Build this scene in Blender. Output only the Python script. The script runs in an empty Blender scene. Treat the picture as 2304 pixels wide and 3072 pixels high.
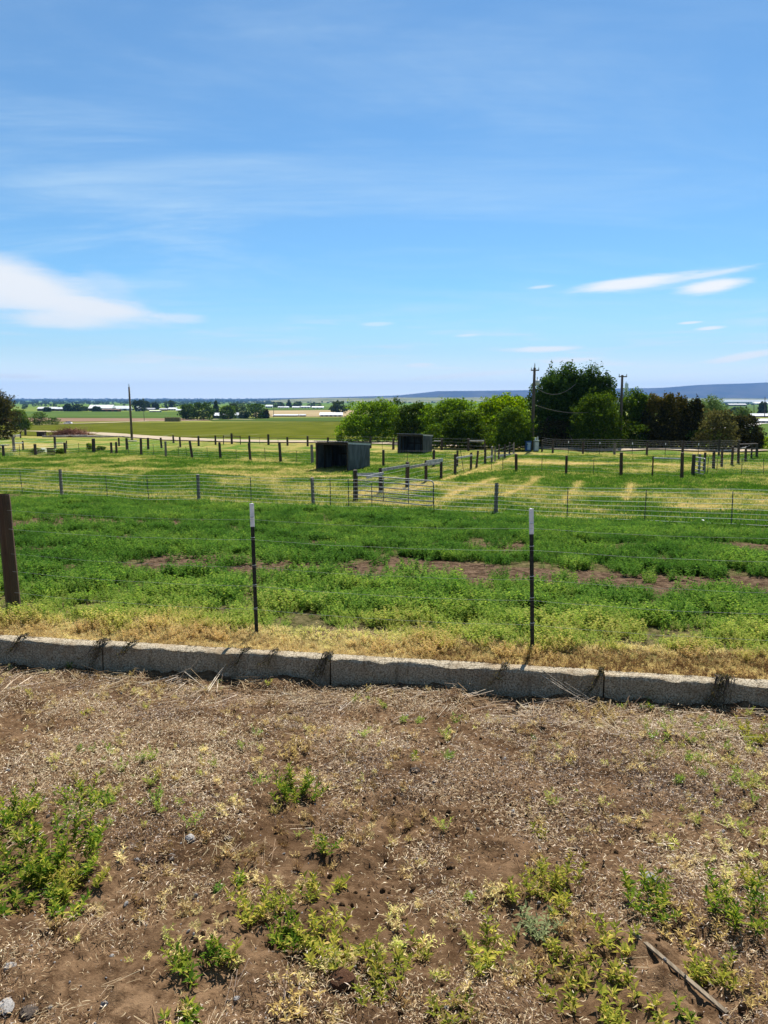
import bpy, math, random
import numpy as np
from mathutils import Vector, Matrix, Quaternion

random.seed(7)
RNG = np.random.default_rng(7)
S = bpy.context.scene
COL = S.collection

# ------------------------------------------------------------------ camera
W0, H0, FPX = 2304.0, 3072.0, 2200.0
EYE = Vector((0.0, 0.0, 2.43))
PITCH = math.radians(8.75)
cam_d = bpy.data.cameras.new('camera')
cam = bpy.data.objects.new('camera', cam_d)
COL.objects.link(cam)
cam.location = EYE
cam.rotation_euler = (math.pi / 2 - PITCH, 0, 0)
cam_d.sensor_fit = 'HORIZONTAL'
cam_d.sensor_width = 36.0
cam_d.lens = 36.0 * FPX / W0
cam_d.clip_start = 0.05
cam_d.clip_end = 90000
S.camera = cam

# ------------------------------------------------------------------ light
SUN_AZ, SUN_EL = math.radians(17), math.radians(54)
sun_vec = Vector((math.sin(SUN_AZ) * math.cos(SUN_EL), math.cos(SUN_AZ) * math.cos(SUN_EL), math.sin(SUN_EL)))
sd = bpy.data.lights.new('sun', 'SUN')
sd.energy = 5.0
sd.angle = math.radians(0.53)
sd.color = (1.0, 0.95, 0.87)
sun = bpy.data.objects.new('sun', sd)
COL.objects.link(sun)
sun.rotation_euler = sun_vec.to_track_quat('Z', 'Y').to_euler()
SKY_STRENGTH = 0.066

S.view_settings.view_transform = 'Standard'
S.view_settings.look = 'None'
S.view_settings.exposure = 0.94
S.view_settings.gamma = 1.0
S.view_settings.use_curve_mapping = False
S.cycles.max_bounces = 6
S.cycles.diffuse_bounces = 3
S.cycles.transmission_bounces = 4
S.cycles.volume_bounces = 0
S.cycles.use_denoising = True


# ------------------------------------------------------------------ ground model
CURB_A = 0.169                                   # the curb runs skew across the view
CURB_V = 6.47                                    # front top edge of the curb: y + CURB_A*x = CURB_V
CURB_W = 0.145
CURB_TOP = 0.035
KN_R = np.array([-50, 7.2, 14, 22, 30, 50, 90, 115, 150, 250, 350, 450, 600, 900, 2000, 5000, 20000, 24000.])
KN_D = np.array([0, 0, 0.60, 1.36, 2.07, 2.37, 3.25, 3.80, 4.9, 7.6, 9.7, 11.1, 11.8, 12.6, 17.5, 22.5, 26, 27.]) + 0.0


def fade(r):
    return np.clip((100.0 - r) / 40.0, 0, 1)


def r_of(x, y):
    r = y + CURB_A * x
    for _ in range(8):
        r = y + CURB_A * x * fade(r)
    return r


def und(x, y, r):
    w = np.clip((r - 8) / 6, 0, 1) * np.clip((97 - r) / 15, 0, 1)
    return w * (0.05 * np.sin(0.53 * x + 0.31 * y) + 0.045 * np.sin(-0.37 * x + 0.47 * y + 1.3) + 0.03 * np.sin(1.1 * x + 0.9 * y + 0.5))


def gz(x, y):
    x = np.asarray(x, float)
    y = np.asarray(y, float)
    r = r_of(x, y)
    return -np.interp(r, KN_R, KN_D) + und(x, y, r)


def _h(ix, iy, s):
    v = np.sin(ix * 127.1 + iy * 311.7 + s * 74.7) * 43758.5453
    return v - np.floor(v)


def vnoise(x, y, s=0):
    x = np.asarray(x, float)
    y = np.asarray(y, float)
    ix, iy = np.floor(x), np.floor(y)
    fx, fy = x - ix, y - iy
    fx = fx * fx * (3 - 2 * fx)
    fy = fy * fy * (3 - 2 * fy)
    a, b = _h(ix, iy, s), _h(ix + 1, iy, s)
    c, d = _h(ix, iy + 1, s), _h(ix + 1, iy + 1, s)
    return a + (b - a) * fx + (c - a) * fy + (a - b - c + d) * fx * fy


def fbm(x, y, s=0, o=4, g=0.5):
    t, a, n = 0.0, 1.0, 0.0
    for k in range(o):
        t = t + a * vnoise(x * 2 ** k + 13.7 * k, y * 2 ** k - 7.1 * k, s + k)
        n += a
        a *= g
    return t / n


def dz(x, y):
    """height of the bare dirt on the camera's side of the curb"""
    v = y + CURB_A * x
    q = CURB_V - v
    z = -0.26 + 0.155 * np.maximum(q, -0.5)
    n = 0.09 * (fbm(x * 0.9, y * 0.9, 3, 3) - 0.5) + 0.045 * (fbm(x * 7, y * 8.5, 13, 3) - 0.5) + 0.11 * (fbm(x * 3.2, y * 3.2, 9, 3) - 0.5)
    cl = fbm(x * 13, y * 13, 21, 3)
    n = n + 0.055 * np.clip((cl - 0.5) / 0.3, 0, 0.7) * vnoise(x * 2.1, y * 2.1, 40) + 0.022 * (fbm(x * 24, y * 24, 33, 2) - 0.5)
    ck = np.abs(fbm(x * 4.3, y * 5.5, 55, 3) - 0.5)
    n = n - 0.03 * np.clip(1 - ck / 0.02, 0, 1) * (vnoise(x * 1.3, y * 1.3, 60) > 0.55)
    bank = 0.09 * np.exp(-(np.maximum(q, 0) / 0.22) ** 2) * (vnoise(x * 2.3, 0 * y, 70) + 0.5 * vnoise(x * 7, y * 7, 72) - 0.1)
    return z + n + bank


def ray(px, py):
    a, b = (px - W0 / 2) / FPX, (H0 / 2 - py) / FPX
    return Vector((a, b * math.sin(PITCH) + math.cos(PITCH), b * math.cos(PITCH) - math.sin(PITCH)))


def hit(px, py, dirt=False):
    """the ground point seen at a pixel of the photograph (2304 x 3072)"""
    d = ray(px, py)
    f = dz if dirt else gz
    t, last = (1.0 if dirt else 5.5), None
    while t < 60000:
        p = EYE + d * t
        if p.z < float(f(p.x, p.y)):
            break
        last = t
        t *= 1.02
    lo, hi = last or t / 1.02, t
    for _ in range(24):
        m = (lo + hi) / 2
        p = EYE + d * m
        if p.z < float(f(p.x, p.y)):
            hi = m
        else:
            lo = m
    return EYE + d * hi


def at_depth(px, py, y):
    d = ray(px, py)
    return EYE + d * (y / d.y)


# ------------------------------------------------------------------ materials
MATS = {}


class NT:
    """a small helper for node trees"""
    def __init__(self, tree):
        self.t = tree
        self.n = tree.nodes
        self.l = tree.links

    def new(self, typ, **kw):
        nd = self.n.new(typ)
        for k, v in kw.items():
            setattr(nd, k, v)
        return nd

    def put(self, sock, v):
        if isinstance(v, bpy.types.NodeSocket):
            self.l.new(v, sock)
        elif v is not None:
            if hasattr(sock, 'default_value'):
                try:
                    sock.default_value = v
                except Exception:
                    sock.default_value = (*v, 1.0)

    def math(self, op, a, b=None, c=None, clamp=False):
        nd = self.new('ShaderNodeMath', operation=op, use_clamp=clamp)
        for i, v in enumerate((a, b, c)):
            if v is not None:
                self.put(nd.inputs[i], v)
        return nd.outputs[0]

    def mix(self, f, a, b):
        nd = self.new('ShaderNodeMix', data_type='RGBA')
        self.put(nd.inputs['Factor'], f)
        self.put(nd.inputs[6], a if isinstance(a, bpy.types.NodeSocket) else (*a, 1.0))
        self.put(nd.inputs[7], b if isinstance(b, bpy.types.NodeSocket) else (*b, 1.0))
        return nd.outputs[2]

    def ramp(self, f, stops, interp='LINEAR'):
        nd = self.new('ShaderNodeValToRGB')
        nd.color_ramp.interpolation = interp
        el = nd.color_ramp.elements
        while len(el) < len(stops):
            el.new(0.5)
        for e, (p, c) in zip(el, stops):
            e.position = p
            e.color = (*c, 1.0) if len(c) == 3 else c
        self.put(nd.inputs[0], f)
        return nd.outputs[0]

    def noise(self, vec, scale, detail=4, rough=0.55, dist=0.0):
        nd = self.new('ShaderNodeTexNoise')
        nd.inputs['Scale'].default_value = scale
        nd.inputs['Detail'].default_value = detail
        nd.inputs['Roughness'].default_value = rough
        nd.inputs['Distortion'].default_value = dist
        if vec is not None:
            self.put(nd.inputs['Vector'], vec)
        return nd.outputs[0]

    def smooth(self, v, a, b):
        nd = self.new('ShaderNodeMapRange', interpolation_type='SMOOTHSTEP')
        self.put(nd.inputs[0], v)
        nd.inputs[1].default_value = a
        nd.inputs[2].default_value = b
        return nd.outputs[0]

    def mapping(self, vec, scale=(1, 1, 1), rot=(0, 0, 0)):
        nd = self.new('ShaderNodeMapping')
        self.put(nd.inputs[0], vec)
        nd.inputs['Scale'].default_value = scale
        nd.inputs['Rotation'].default_value = rot
        return nd.outputs[0]


def material(name):
    m = bpy.data.materials.new(name)
    m.use_nodes = True
    m.node_tree.nodes.clear()
    MATS[name] = m
    k = NT(m.node_tree)
    out = k.new('ShaderNodeOutputMaterial')
    return m, k, out


def principled(k, out, color, rough=0.8, bump=None, bstr=0.3, bdist=0.02, metal=0.0, spec=0.3):
    b = k.new('ShaderNodeBsdfPrincipled')
    k.put(b.inputs['Base Color'], color if isinstance(color, bpy.types.NodeSocket) else (*color, 1.0))
    k.put(b.inputs['Roughness'], rough)
    b.inputs['Metallic'].default_value = metal
    b.inputs['Specular IOR Level'].default_value = spec
    if bump is not None:
        bp = k.new('ShaderNodeBump')
        bp.inputs['Strength'].default_value = bstr
        bp.inputs['Distance'].default_value = bdist
        k.put(bp.inputs['Height'], bump)
        k.l.new(bp.outputs[0], b.inputs['Normal'])
    k.l.new(b.outputs[0], out.inputs['Surface'])
    return b


def simple(name, c1, c2, scale=8.0, rough=0.8, stretch=(1, 1, 1), bstr=0.3, bdist=0.01, metal=0.0, detail=5, spec=0.3, lo=0.35, hi=0.65):
    m, k, out = material(name)
    tc = k.new('ShaderNodeTexCoord').outputs['Object']
    v = k.mapping(tc, stretch)
    n = k.noise(v, scale, detail, 0.6)
    rnd = k.new('ShaderNodeObjectInfo').outputs['Random']
    col = k.mix(k.smooth(n, lo, hi), c1, c2)
    hsv = k.new('ShaderNodeHueSaturation')
    k.put(hsv.inputs['Value'], k.math('MULTIPLY_ADD', rnd, 0.35, 0.83))
    k.put(hsv.inputs['Color'], col)
    principled(k, out, hsv.outputs[0], rough, n, bstr, bdist, metal, spec)
    return m


def leaf_material(name, stops, trans=0.45, instanced=False, vary=0.3, gloss=0.0):
    """leaves: diffuse + translucent; colour along 'stops' by a tint attribute (or a random value)"""
    m, k, out = material(name)
    oi = k.new('ShaderNodeObjectInfo')
    geo = k.new('ShaderNodeNewGeometry')
    rpi = geo.outputs['Random Per Island']
    if instanced:
        at = k.new('ShaderNodeAttribute', attribute_type='INSTANCER', attribute_name='tint')
        f = k.math('ADD', at.outputs['Fac'], k.math('MULTIPLY_ADD', rpi, vary, -vary / 2), clamp=True)
    else:
        f = rpi
    col = k.ramp(f, stops)
    hsv = k.new('ShaderNodeHueSaturation')
    src = oi.outputs['Random']
    k.put(hsv.inputs['Value'], k.math('MULTIPLY_ADD', src, 0.35, 0.82))
    k.put(hsv.inputs['Color'], col)
    c = hsv.outputs[0]
    d = k.new('ShaderNodeBsdfDiffuse')
    k.put(d.inputs[0], c)
    t = k.new('ShaderNodeBsdfTranslucent')
    tcol = k.new('ShaderNodeHueSaturation')
    tcol.inputs['Saturation'].default_value = 1.1
    tcol.inputs['Value'].default_value = 1.35
    k.put(tcol.inputs['Color'], c)
    k.put(t.inputs[0], tcol.outputs[0])
    mx = k.new('ShaderNodeMixShader')
    mx.inputs[0].default_value = trans
    k.l.new(d.outputs[0], mx.inputs[1])
    k.l.new(t.outputs[0], mx.inputs[2])
    g = k.new('ShaderNodeBsdfGlossy')
    g.inputs['Roughness'].default_value = 0.4
    mx2 = k.new('ShaderNodeMixShader')
    mx2.inputs[0].default_value = gloss
    k.l.new(mx.outputs[0], mx2.inputs[1])
    k.l.new(g.outputs[0], mx2.inputs[2])
    k.l.new(mx2.outputs[0], out.inputs['Surface'])
    return m


# soil
def soil_material():
    m, k, out = material('dry_soil')
    tc = k.new('ShaderNodeTexCoord').outputs['Object']
    n1 = k.noise(tc, 1.3, 5, 0.6)
    n2 = k.noise(tc, 16, 6, 0.7)
    n3 = k.noise(tc, 90, 4, 0.7)
    c = k.mix(k.smooth(n1, 0.3, 0.7), (0.075, 0.044, 0.024), (0.19, 0.12, 0.068))
    c = k.mix(k.smooth(n2, 0.35, 0.7), c, (0.05, 0.028, 0.015))
    c = k.mix(k.math('MULTIPLY', k.smooth(n3, 0.55, 0.75), 0.6), c, (0.27, 0.19, 0.105))
    h = k.math('ADD', k.math('MULTIPLY', n2, 0.6), k.math('MULTIPLY', n3, 0.5))
    principled(k, out, c, 0.95, h, 0.9, 0.02, spec=0.0)
    return m


def field_material():
    """terrain: 'dry' and 'bare' attributes say where the sward is dead or gone"""
    m, k, out = material('field_soil_and_sward')
    tc = k.new('ShaderNodeTexCoord').outputs['Object']
    dry = k.new('ShaderNodeAttribute', attribute_name='dry').outputs['Fac']
    bare = k.new('ShaderNodeAttribute', attribute_name='bare').outputs['Fac']
    n1 = k.noise(tc, 0.8, 6, 0.65)
    n2 = k.noise(tc, 9, 5, 0.7)
    n3 = k.noise(tc, 40, 3, 0.7)
    green = k.mix(k.smooth(n2, 0.35, 0.65), (0.045, 0.1, 0.014), (0.11, 0.18, 0.028))
    green = k.mix(k.math('MULTIPLY', k.smooth(n3, 0.5, 0.7), 0.5), green, (0.19, 0.23, 0.045))
    straw = k.mix(k.smooth(n2, 0.35, 0.65), (0.33, 0.22, 0.075), (0.5, 0.38, 0.15))
    f = k.math('ADD', dry, k.math('MULTIPLY_ADD', n1, 0.5, -0.25), clamp=True)
    f = k.math('ADD', f, k.math('MULTIPLY_ADD', n3, 0.35, -0.175), clamp=True)
    c = k.mix(f, green, straw)
    soil = k.mix(k.smooth(n2, 0.35, 0.65), (0.05, 0.032, 0.02), (0.17, 0.115, 0.075))
    c = k.mix(bare, c, soil)
    principled(k, out, c, 0.95, k.math('ADD', n2, n3), 0.8, 0.06, spec=0.0)
    return m


soil_material()
field_material()
def concrete_material():
    m, k, out = material('concrete')
    tc = k.new('ShaderNodeTexCoord').outputs['Object']
    n1 = k.noise(tc, 70, 8, 0.65)
    n2 = k.noise(tc, 5, 6, 0.65)
    n3 = k.noise(k.mapping(tc, (14, 1, 1.6)), 1.0, 5, 0.6)
    n4 = k.noise(tc, 1.7, 4, 0.6)
    c = k.mix(k.smooth(n1, 0.38, 0.62), (0.17, 0.135, 0.085), (0.5, 0.43, 0.315))
    c = k.mix(k.math('MULTIPLY', k.smooth(n2, 0.45, 0.7), 0.6), c, (0.2, 0.14, 0.08))
    c = k.mix(k.math('MULTIPLY', k.smooth(n3, 0.55, 0.75), 0.65), c, (0.09, 0.07, 0.045))
    c = k.mix(k.math('MULTIPLY', k.smooth(n4, 0.55, 0.75), 0.45), c, (0.3, 0.2, 0.1))
    principled(k, out, c, 0.92, k.math('ADD', n1, n2), 0.9, 0.014, spec=0.15)


concrete_material()
simple('weathered_post', (0.03, 0.023, 0.017), (0.09, 0.068, 0.05), 9, 0.9, (6, 6, 0.5), 0.5)
simple('grey_post', (0.1, 0.085, 0.07), (0.24, 0.21, 0.175), 9, 0.9, (6, 6, 0.5), 0.5)
simple('brown_post', (0.035, 0.021, 0.012), (0.1, 0.06, 0.033), 7, 0.85, (5, 5, 0.35), 0.5)
simple('silver_board', (0.24, 0.235, 0.225), (0.44, 0.43, 0.42), 6, 0.8, (1, 1, 1), 0.4)
simple('black_steel', (0.012, 0.014, 0.013), (0.03, 0.035, 0.03), 20, 0.5, bstr=0.1)
simple('green_steel', (0.02, 0.03, 0.024), (0.05, 0.06, 0.05), 20, 0.6, bstr=0.1)
simple('white_paint', (0.72, 0.72, 0.7), (0.84, 0.84, 0.82), 14, 0.5, bstr=0.1)
simple('galvanised_wire', (0.38, 0.37, 0.35), (0.55, 0.54, 0.52), 30, 0.5, metal=0.3, bstr=0.0)
simple('bright_wire', (0.55, 0.55, 0.5), (0.75, 0.74, 0.68), 30, 0.5, bstr=0.0)
simple('rusty_wire', (0.12, 0.09, 0.07), (0.3, 0.27, 0.24), 30, 0.5, metal=0.4, bstr=0.0)
simple('gate_steel', (0.13, 0.135, 0.135), (0.26, 0.265, 0.265), 14, 0.55, metal=0.3, bstr=0.05)
simple('corrugated_steel', (0.055, 0.06, 0.065), (0.12, 0.135, 0.15), 3, 0.5, (1, 1, 0.3), 0.05, metal=0.35)
simple('shed_timber', (0.03, 0.022, 0.016), (0.075, 0.056, 0.04), 6, 0.9, (4, 4, 0.5))
simple('bark', (0.05, 0.035, 0.025), (0.13, 0.1, 0.075), 6, 0.95, (3, 3, 0.6), 0.8, 0.05)
simple('dead_twig', (0.33, 0.27, 0.19), (0.55, 0.47, 0.36), 20, 0.8)
simple('grey_log', (0.2, 0.17, 0.14), (0.42, 0.37, 0.31), 5, 0.9)
simple('red_brush', (0.13, 0.05, 0.028), (0.26, 0.12, 0.07), 3, 0.9)
simple('old_slat', (0.13, 0.1, 0.065), (0.28, 0.22, 0.15), 12, 0.9, (6, 0.6, 6))
simple('stone', (0.16, 0.15, 0.14), (0.32, 0.3, 0.28), 12, 0.8)
simple('dark_stone', (0.035, 0.026, 0.02), (0.08, 0.06, 0.045), 12, 0.85)
simple('red_clod', (0.09, 0.036, 0.015), (0.2, 0.09, 0.04), 30, 0.95, bstr=0.9, bdist=0.02)
simple('pole_wood', (0.05, 0.04, 0.032), (0.12, 0.095, 0.075), 5, 0.9, (4, 4, 0.3))
simple('grey_metal', (0.4, 0.42, 0.43), (0.55, 0.57, 0.58), 5, 0.5, metal=0.2, bstr=0.05)
simple('cabinet_green', (0.16, 0.2, 0.18), (0.26, 0.3, 0.27), 5, 0.6, bstr=0.05)
simple('blue_plastic', (0.02, 0.07, 0.2), (0.04, 0.12, 0.3), 5, 0.45, bstr=0.05)
simple('pale_blue', (0.35, 0.5, 0.65), (0.5, 0.62, 0.72), 5, 0.5, bstr=0.05)
simple('pale_drum', (0.42, 0.45, 0.3), (0.58, 0.6, 0.42), 5, 0.7, bstr=0.1)
simple('dark_box', (0.025, 0.022, 0.018), (0.06, 0.05, 0.04), 4, 0.9)
simple('white_roof', (0.52, 0.54, 0.56), (0.7, 0.71, 0.72), 0.4, 0.5, bstr=0.02)
simple('grey_roof', (0.3, 0.31, 0.33), (0.45, 0.46, 0.48), 0.4, 0.6, bstr=0.02)
simple('blue_wall', (0.28, 0.34, 0.4), (0.38, 0.44, 0.5), 0.3, 0.6, bstr=0.02)
simple('red_wall', (0.13, 0.035, 0.025), (0.22, 0.07, 0.05), 0.3, 0.7, bstr=0.02)
simple('white_wall', (0.55, 0.55, 0.53), (0.72, 0.72, 0.7), 0.3, 0.7, bstr=0.02)
simple('brown_wall', (0.11, 0.075, 0.055), (0.2, 0.14, 0.1), 0.3, 0.8, bstr=0.02)
simple('dark_opening', (0.012, 0.012, 0.013), (0.03, 0.03, 0.032), 0.3, 0.5, bstr=0.0)
simple('car_paint', (0.72, 0.73, 0.74), (0.8, 0.8, 0.8), 2, 0.25, bstr=0.0, spec=0.5)
simple('dark_glass', (0.01, 0.012, 0.015), (0.02, 0.025, 0.03), 2, 0.1, bstr=0.0, spec=0.6)
simple('rubber', (0.01, 0.01, 0.01), (0.02, 0.02, 0.02), 10, 0.8)
simple('hay', (0.13, 0.1, 0.04), (0.24, 0.19, 0.08), 1.5, 0.95, bstr=0.9, bdist=0.2)
simple('crop_green', (0.076, 0.09, 0.01), (0.11, 0.118, 0.018), 0.12, 0.95, (1, 0.25, 1), 0.3, 0.2, detail=9, spec=0.0)
simple('crop_blue_green', (0.05, 0.085, 0.02), (0.08, 0.12, 0.03), 0.03, 0.95, (0.3, 1, 1), 0.2, 0.2, detail=8, spec=0.0)
simple('stubble_tan', (0.23, 0.18, 0.1), (0.33, 0.26, 0.15), 0.05, 0.95, (0.3, 1, 1), 0.2, 0.2, detail=8, spec=0.0)
simple('ploughed_brown', (0.16, 0.1, 0.065), (0.24, 0.165, 0.11), 0.05, 0.95, (0.3, 1, 1), 0.2, 0.2, detail=8, spec=0.0)
simple('pale_track', (0.33, 0.27, 0.19), (0.46, 0.38, 0.28), 0.5, 0.95, (0.3, 1, 1), 0.3, 0.1, detail=8, spec=0.0)
simple('far_plain', (0.1, 0.12, 0.045), (0.22, 0.19, 0.1), 0.003, 0.95, (0.4, 1.6, 1), 0.0, detail=6, spec=0.0)
simple('hill_scrub', (0.03, 0.028, 0.026), (0.075, 0.065, 0.05), 0.002, 0.95, (1, 1, 1), 0.0, detail=8, spec=0.0)
simple('bench_scrub', (0.09, 0.11, 0.05), (0.19, 0.18, 0.09), 0.004, 0.95, (1, 1, 1), 0.0, detail=8, spec=0.0)
simple('gravel_yard', (0.42, 0.39, 0.35), (0.55, 0.52, 0.48), 0.2, 0.95, bstr=0.2, spec=0.0)

leaf_material('alfalfa_leaf', [(0.0, (0.03, 0.085, 0.016)), (0.3, (0.09, 0.185, 0.032)), (0.55, (0.24, 0.33, 0.06)), (0.8, (0.42, 0.38, 0.11)), (1.0, (0.5, 0.35, 0.16))], 0.42, True, 0.3)
leaf_material('grass_blade', [(0.0, (0.04, 0.11, 0.016)), (0.4, (0.11, 0.19, 0.03)), (0.65, (0.31, 0.32, 0.085)), (1.0, (0.55, 0.44, 0.2))], 0.4, True, 0.35)
leaf_material('straw', [(0.0, (0.03, 0.016, 0.009)), (0.3, (0.11, 0.058, 0.028)), (0.55, (0.3, 0.19, 0.095)), (0.75, (0.42, 0.3, 0.165)), (1.0, (0.52, 0.43, 0.27))], 0.25, True, 0.8, 0.03)
leaf_material('gold_straw', [(0.0, (0.13, 0.07, 0.035)), (0.3, (0.33, 0.22, 0.09)), (0.6, (0.68, 0.55, 0.28)), (0.85, (0.66, 0.59, 0.25)), (1.0, (0.46, 0.5, 0.11))], 0.35, True, 0.5)
leaf_material('green_weed_leaf', [(0.0, (0.04, 0.095, 0.012)), (0.4, (0.1, 0.18, 0.02)), (0.7, (0.26, 0.3, 0.035)), (1.0, (0.48, 0.42, 0.09))], 0.45)
leaf_material('yellow_weed_leaf', [(0.0, (0.09, 0.13, 0.018)), (0.5, (0.26, 0.27, 0.04)), (0.85, (0.45, 0.39, 0.07)), (1.0, (0.5, 0.36, 0.14))], 0.42)
leaf_material('dry_weed_leaf', [(0.0, (0.22, 0.14, 0.06)), (0.5, (0.42, 0.31, 0.1)), (1.0, (0.55, 0.42, 0.18))], 0.3)
leaf_material('vine_shadow_leaf', [(0.0, (0.03, 0.035, 0.012)), (0.6, (0.08, 0.07, 0.025)), (1.0, (0.18, 0.14, 0.06))], 0.25)  # dark tone doubles as the weeds' shadow streaks on the curb
leaf_material('willow_leaf', [(0.0, (0.045, 0.095, 0.01)), (0.6, (0.11, 0.18, 0.02)), (1.0, (0.19, 0.275, 0.035))], 0.55)
leaf_material('bright_leaf', [(0.0, (0.06, 0.125, 0.01)), (0.6, (0.15, 0.23, 0.016)), (1.0, (0.26, 0.34, 0.03))], 0.55)
leaf_material('dark_leaf', [(0.0, (0.02, 0.045, 0.009)), (0.6, (0.045, 0.085, 0.015)), (1.0, (0.085, 0.135, 0.022))], 0.36)
leaf_material('mid_leaf', [(0.0, (0.03, 0.06, 0.008)), (0.6, (0.065, 0.11, 0.014)), (1.0, (0.13, 0.18, 0.022))], 0.42)
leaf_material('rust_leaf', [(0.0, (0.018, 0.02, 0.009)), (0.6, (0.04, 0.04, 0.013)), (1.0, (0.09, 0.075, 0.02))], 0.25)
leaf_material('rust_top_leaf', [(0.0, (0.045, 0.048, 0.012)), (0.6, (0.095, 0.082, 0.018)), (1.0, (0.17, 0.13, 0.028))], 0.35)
leaf_material('olive_leaf', [(0.0, (0.05, 0.05, 0.018)), (0.6, (0.1, 0.095, 0.03)), (1.0, (0.17, 0.155, 0.05))], 0.32)
leaf_material('pale_leaf', [(0.0, (0.06, 0.1, 0.035)), (0.6, (0.1, 0.15, 0.05)), (1.0, (0.15, 0.2, 0.07))], 0.36)
leaf_material('silver_leaf', [(0.0, (0.12, 0.15, 0.06)), (1.0, (0.26, 0.28, 0.14))], 0.35)
leaf_material('far_leaf', [(0.0, (0.025, 0.045, 0.015)), (1.0, (0.065, 0.095, 0.03))], 0.25)


# ------------------------------------------------------------------ mesh helpers
class MB:
    def __init__(self):
        self.v, self.f = [], []

    def box(self, c, s, rz=0.0, M=None):
        n = len(self.v)
        cr, sr = math.cos(rz), math.sin(rz)
        for dx, dy, dzz in ((-1, -1, -1), (1, -1, -1), (1, 1, -1), (-1, 1, -1), (-1, -1, 1), (1, -1, 1), (1, 1, 1), (-1, 1, 1)):
            x, y, z = dx * s[0] / 2, dy * s[1] / 2, dzz * s[2] / 2
            self.v.append((c[0] + x * cr - y * sr, c[1] + x * sr + y * cr, c[2] + z))
        for q in ((0, 3, 2, 1), (4, 5, 6, 7), (0, 1, 5, 4), (1, 2, 6, 5), (2, 3, 7, 6), (3, 0, 4, 7)):
            self.f.append(tuple(n + i for i in q))
        return self

    def quad(self, *p):
        n = len(self.v)
        self.v += [tuple(q) for q in p]
        self.f.append(tuple(range(n, n + len(p))))
        return self

    def tube(self, pts, radii, k=6, cap=True):
        pts = [Vector(p) for p in pts]
        if not hasattr(radii, '__len__'):
            radii = [radii] * len(pts)
        n0 = len(self.v)
        for i, p in enumerate(pts):
            d = (pts[min(i + 1, len(pts) - 1)] - pts[max(i - 1, 0)])
            if d.length < 1e-9:
                d = Vector((0, 0, 1))
            d.normalize()
            u = d.cross(Vector((0, 0, 1)) if abs(d.z) < 0.9 else Vector((1, 0, 0))).normalized()
            w = d.cross(u)
            for j in range(k):
                a = 2 * math.pi * j / k
                self.v.append(tuple(p + (u * math.cos(a) + w * math.sin(a)) * radii[i]))
        for i in range(len(pts) - 1):
            for j in range(k):
                a, b = n0 + i * k + j, n0 + i * k + (j + 1) % k
                self.f.append((a, b, b + k, a + k))
        if cap:
            self.f.append(tuple(n0 + j for j in range(k))[::-1])
            e = n0 + (len(pts) - 1) * k
            self.f.append(tuple(e + j for j in range(k)))
        return self

    def mesh(self, name, mat, smooth=False):
        me = bpy.data.meshes.new(name)
        me.from_pydata(self.v, [], self.f)
        if mat:
            me.materials.append(MATS[mat])
        if smooth:
            me.shade_smooth()
        return me

    def build(self, name, mat, parent=None, loc=(0, 0, 0), smooth=False):
        return obj(name, self.mesh(name, mat, smooth), parent, loc)


def obj(name, me, parent=None, loc=(0, 0, 0)):
    o = bpy.data.objects.new(name, me)
    COL.objects.link(o)
    o.location = loc
    if parent is not None:
        o.parent = parent
    return o


def tag(o, label=None, cat=None, group=None, kind=None):
    if label:
        o['label'] = label
    if cat:
        o['category'] = cat
    if group:
        o['group'] = group
    if kind:
        o['kind'] = kind
    return o


def root(name, loc, label, cat, group=None, rz=0.0):
    o = bpy.data.objects.new(name, None)
    COL.objects.link(o)
    o.location = loc
    o.rotation_euler.z = rz
    o.empty_display_size = 0.3
    return tag(o, label, cat, group)


def np_mesh(name, V, F, mat, smooth=False):
    """V (n,3), F (m,k) with one k"""
    me = bpy.data.meshes.new(name)
    V = np.ascontiguousarray(V, dtype=np.float32)
    F = np.ascontiguousarray(F, dtype=np.int32)
    me.vertices.add(len(V))
    me.vertices.foreach_set('co', V.ravel())
    me.loops.add(F.size)
    me.loops.foreach_set('vertex_index', F.ravel())
    me.polygons.add(len(F))
    me.polygons.foreach_set('loop_start', np.arange(0, F.size, F.shape[1], dtype=np.int32))
    me.polygons.foreach_set('loop_total', np.full(len(F), F.shape[1], dtype=np.int32))
    if mat:
        me.materials.append(MATS[mat])
    me.update(calc_edges=True)
    if smooth:
        me.shade_smooth()
    return me


def leaf_quads(C, N, A, size, aspect=0.55):
    """diamond leaves: centre C, normal N, axis hint A, length size"""
    N = N / np.maximum(np.linalg.norm(N, axis=1, keepdims=True), 1e-9)
    T = A - N * np.sum(A * N, axis=1, keepdims=True)
    T /= np.maximum(np.linalg.norm(T, axis=1, keepdims=True), 1e-9)
    B = np.cross(N, T)
    s = np.asarray(size)[:, None] if np.ndim(size) else np.full((len(C), 1), size)
    h = s * 0.5
    w = h * aspect
    V = np.stack([C - T * h, C + B * w + N * h * 0.12, C + T * h, C - B * w + N * h * 0.12], axis=1).reshape(-1, 3)
    F = np.arange(len(V)).reshape(-1, 4)
    return V, F


def grid_mesh(name, X, Y, Z, mat, smooth=True):
    ny, nx = X.shape
    V = np.stack([X, Y, Z], -1).reshape(-1, 3)
    i = np.arange(ny * nx).reshape(ny, nx)
    F = np.stack([i[:-1, :-1], i[:-1, 1:], i[1:, 1:], i[1:, :-1]], -1).reshape(-1, 4)
    return np_mesh(name, V, F, mat, smooth)


def fattr(me, name, vals):
    a = me.attributes.new(name, 'FLOAT', 'POINT')
    a.data.foreach_set('value', np.ascontiguousarray(vals, dtype=np.float32).ravel())


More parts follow.
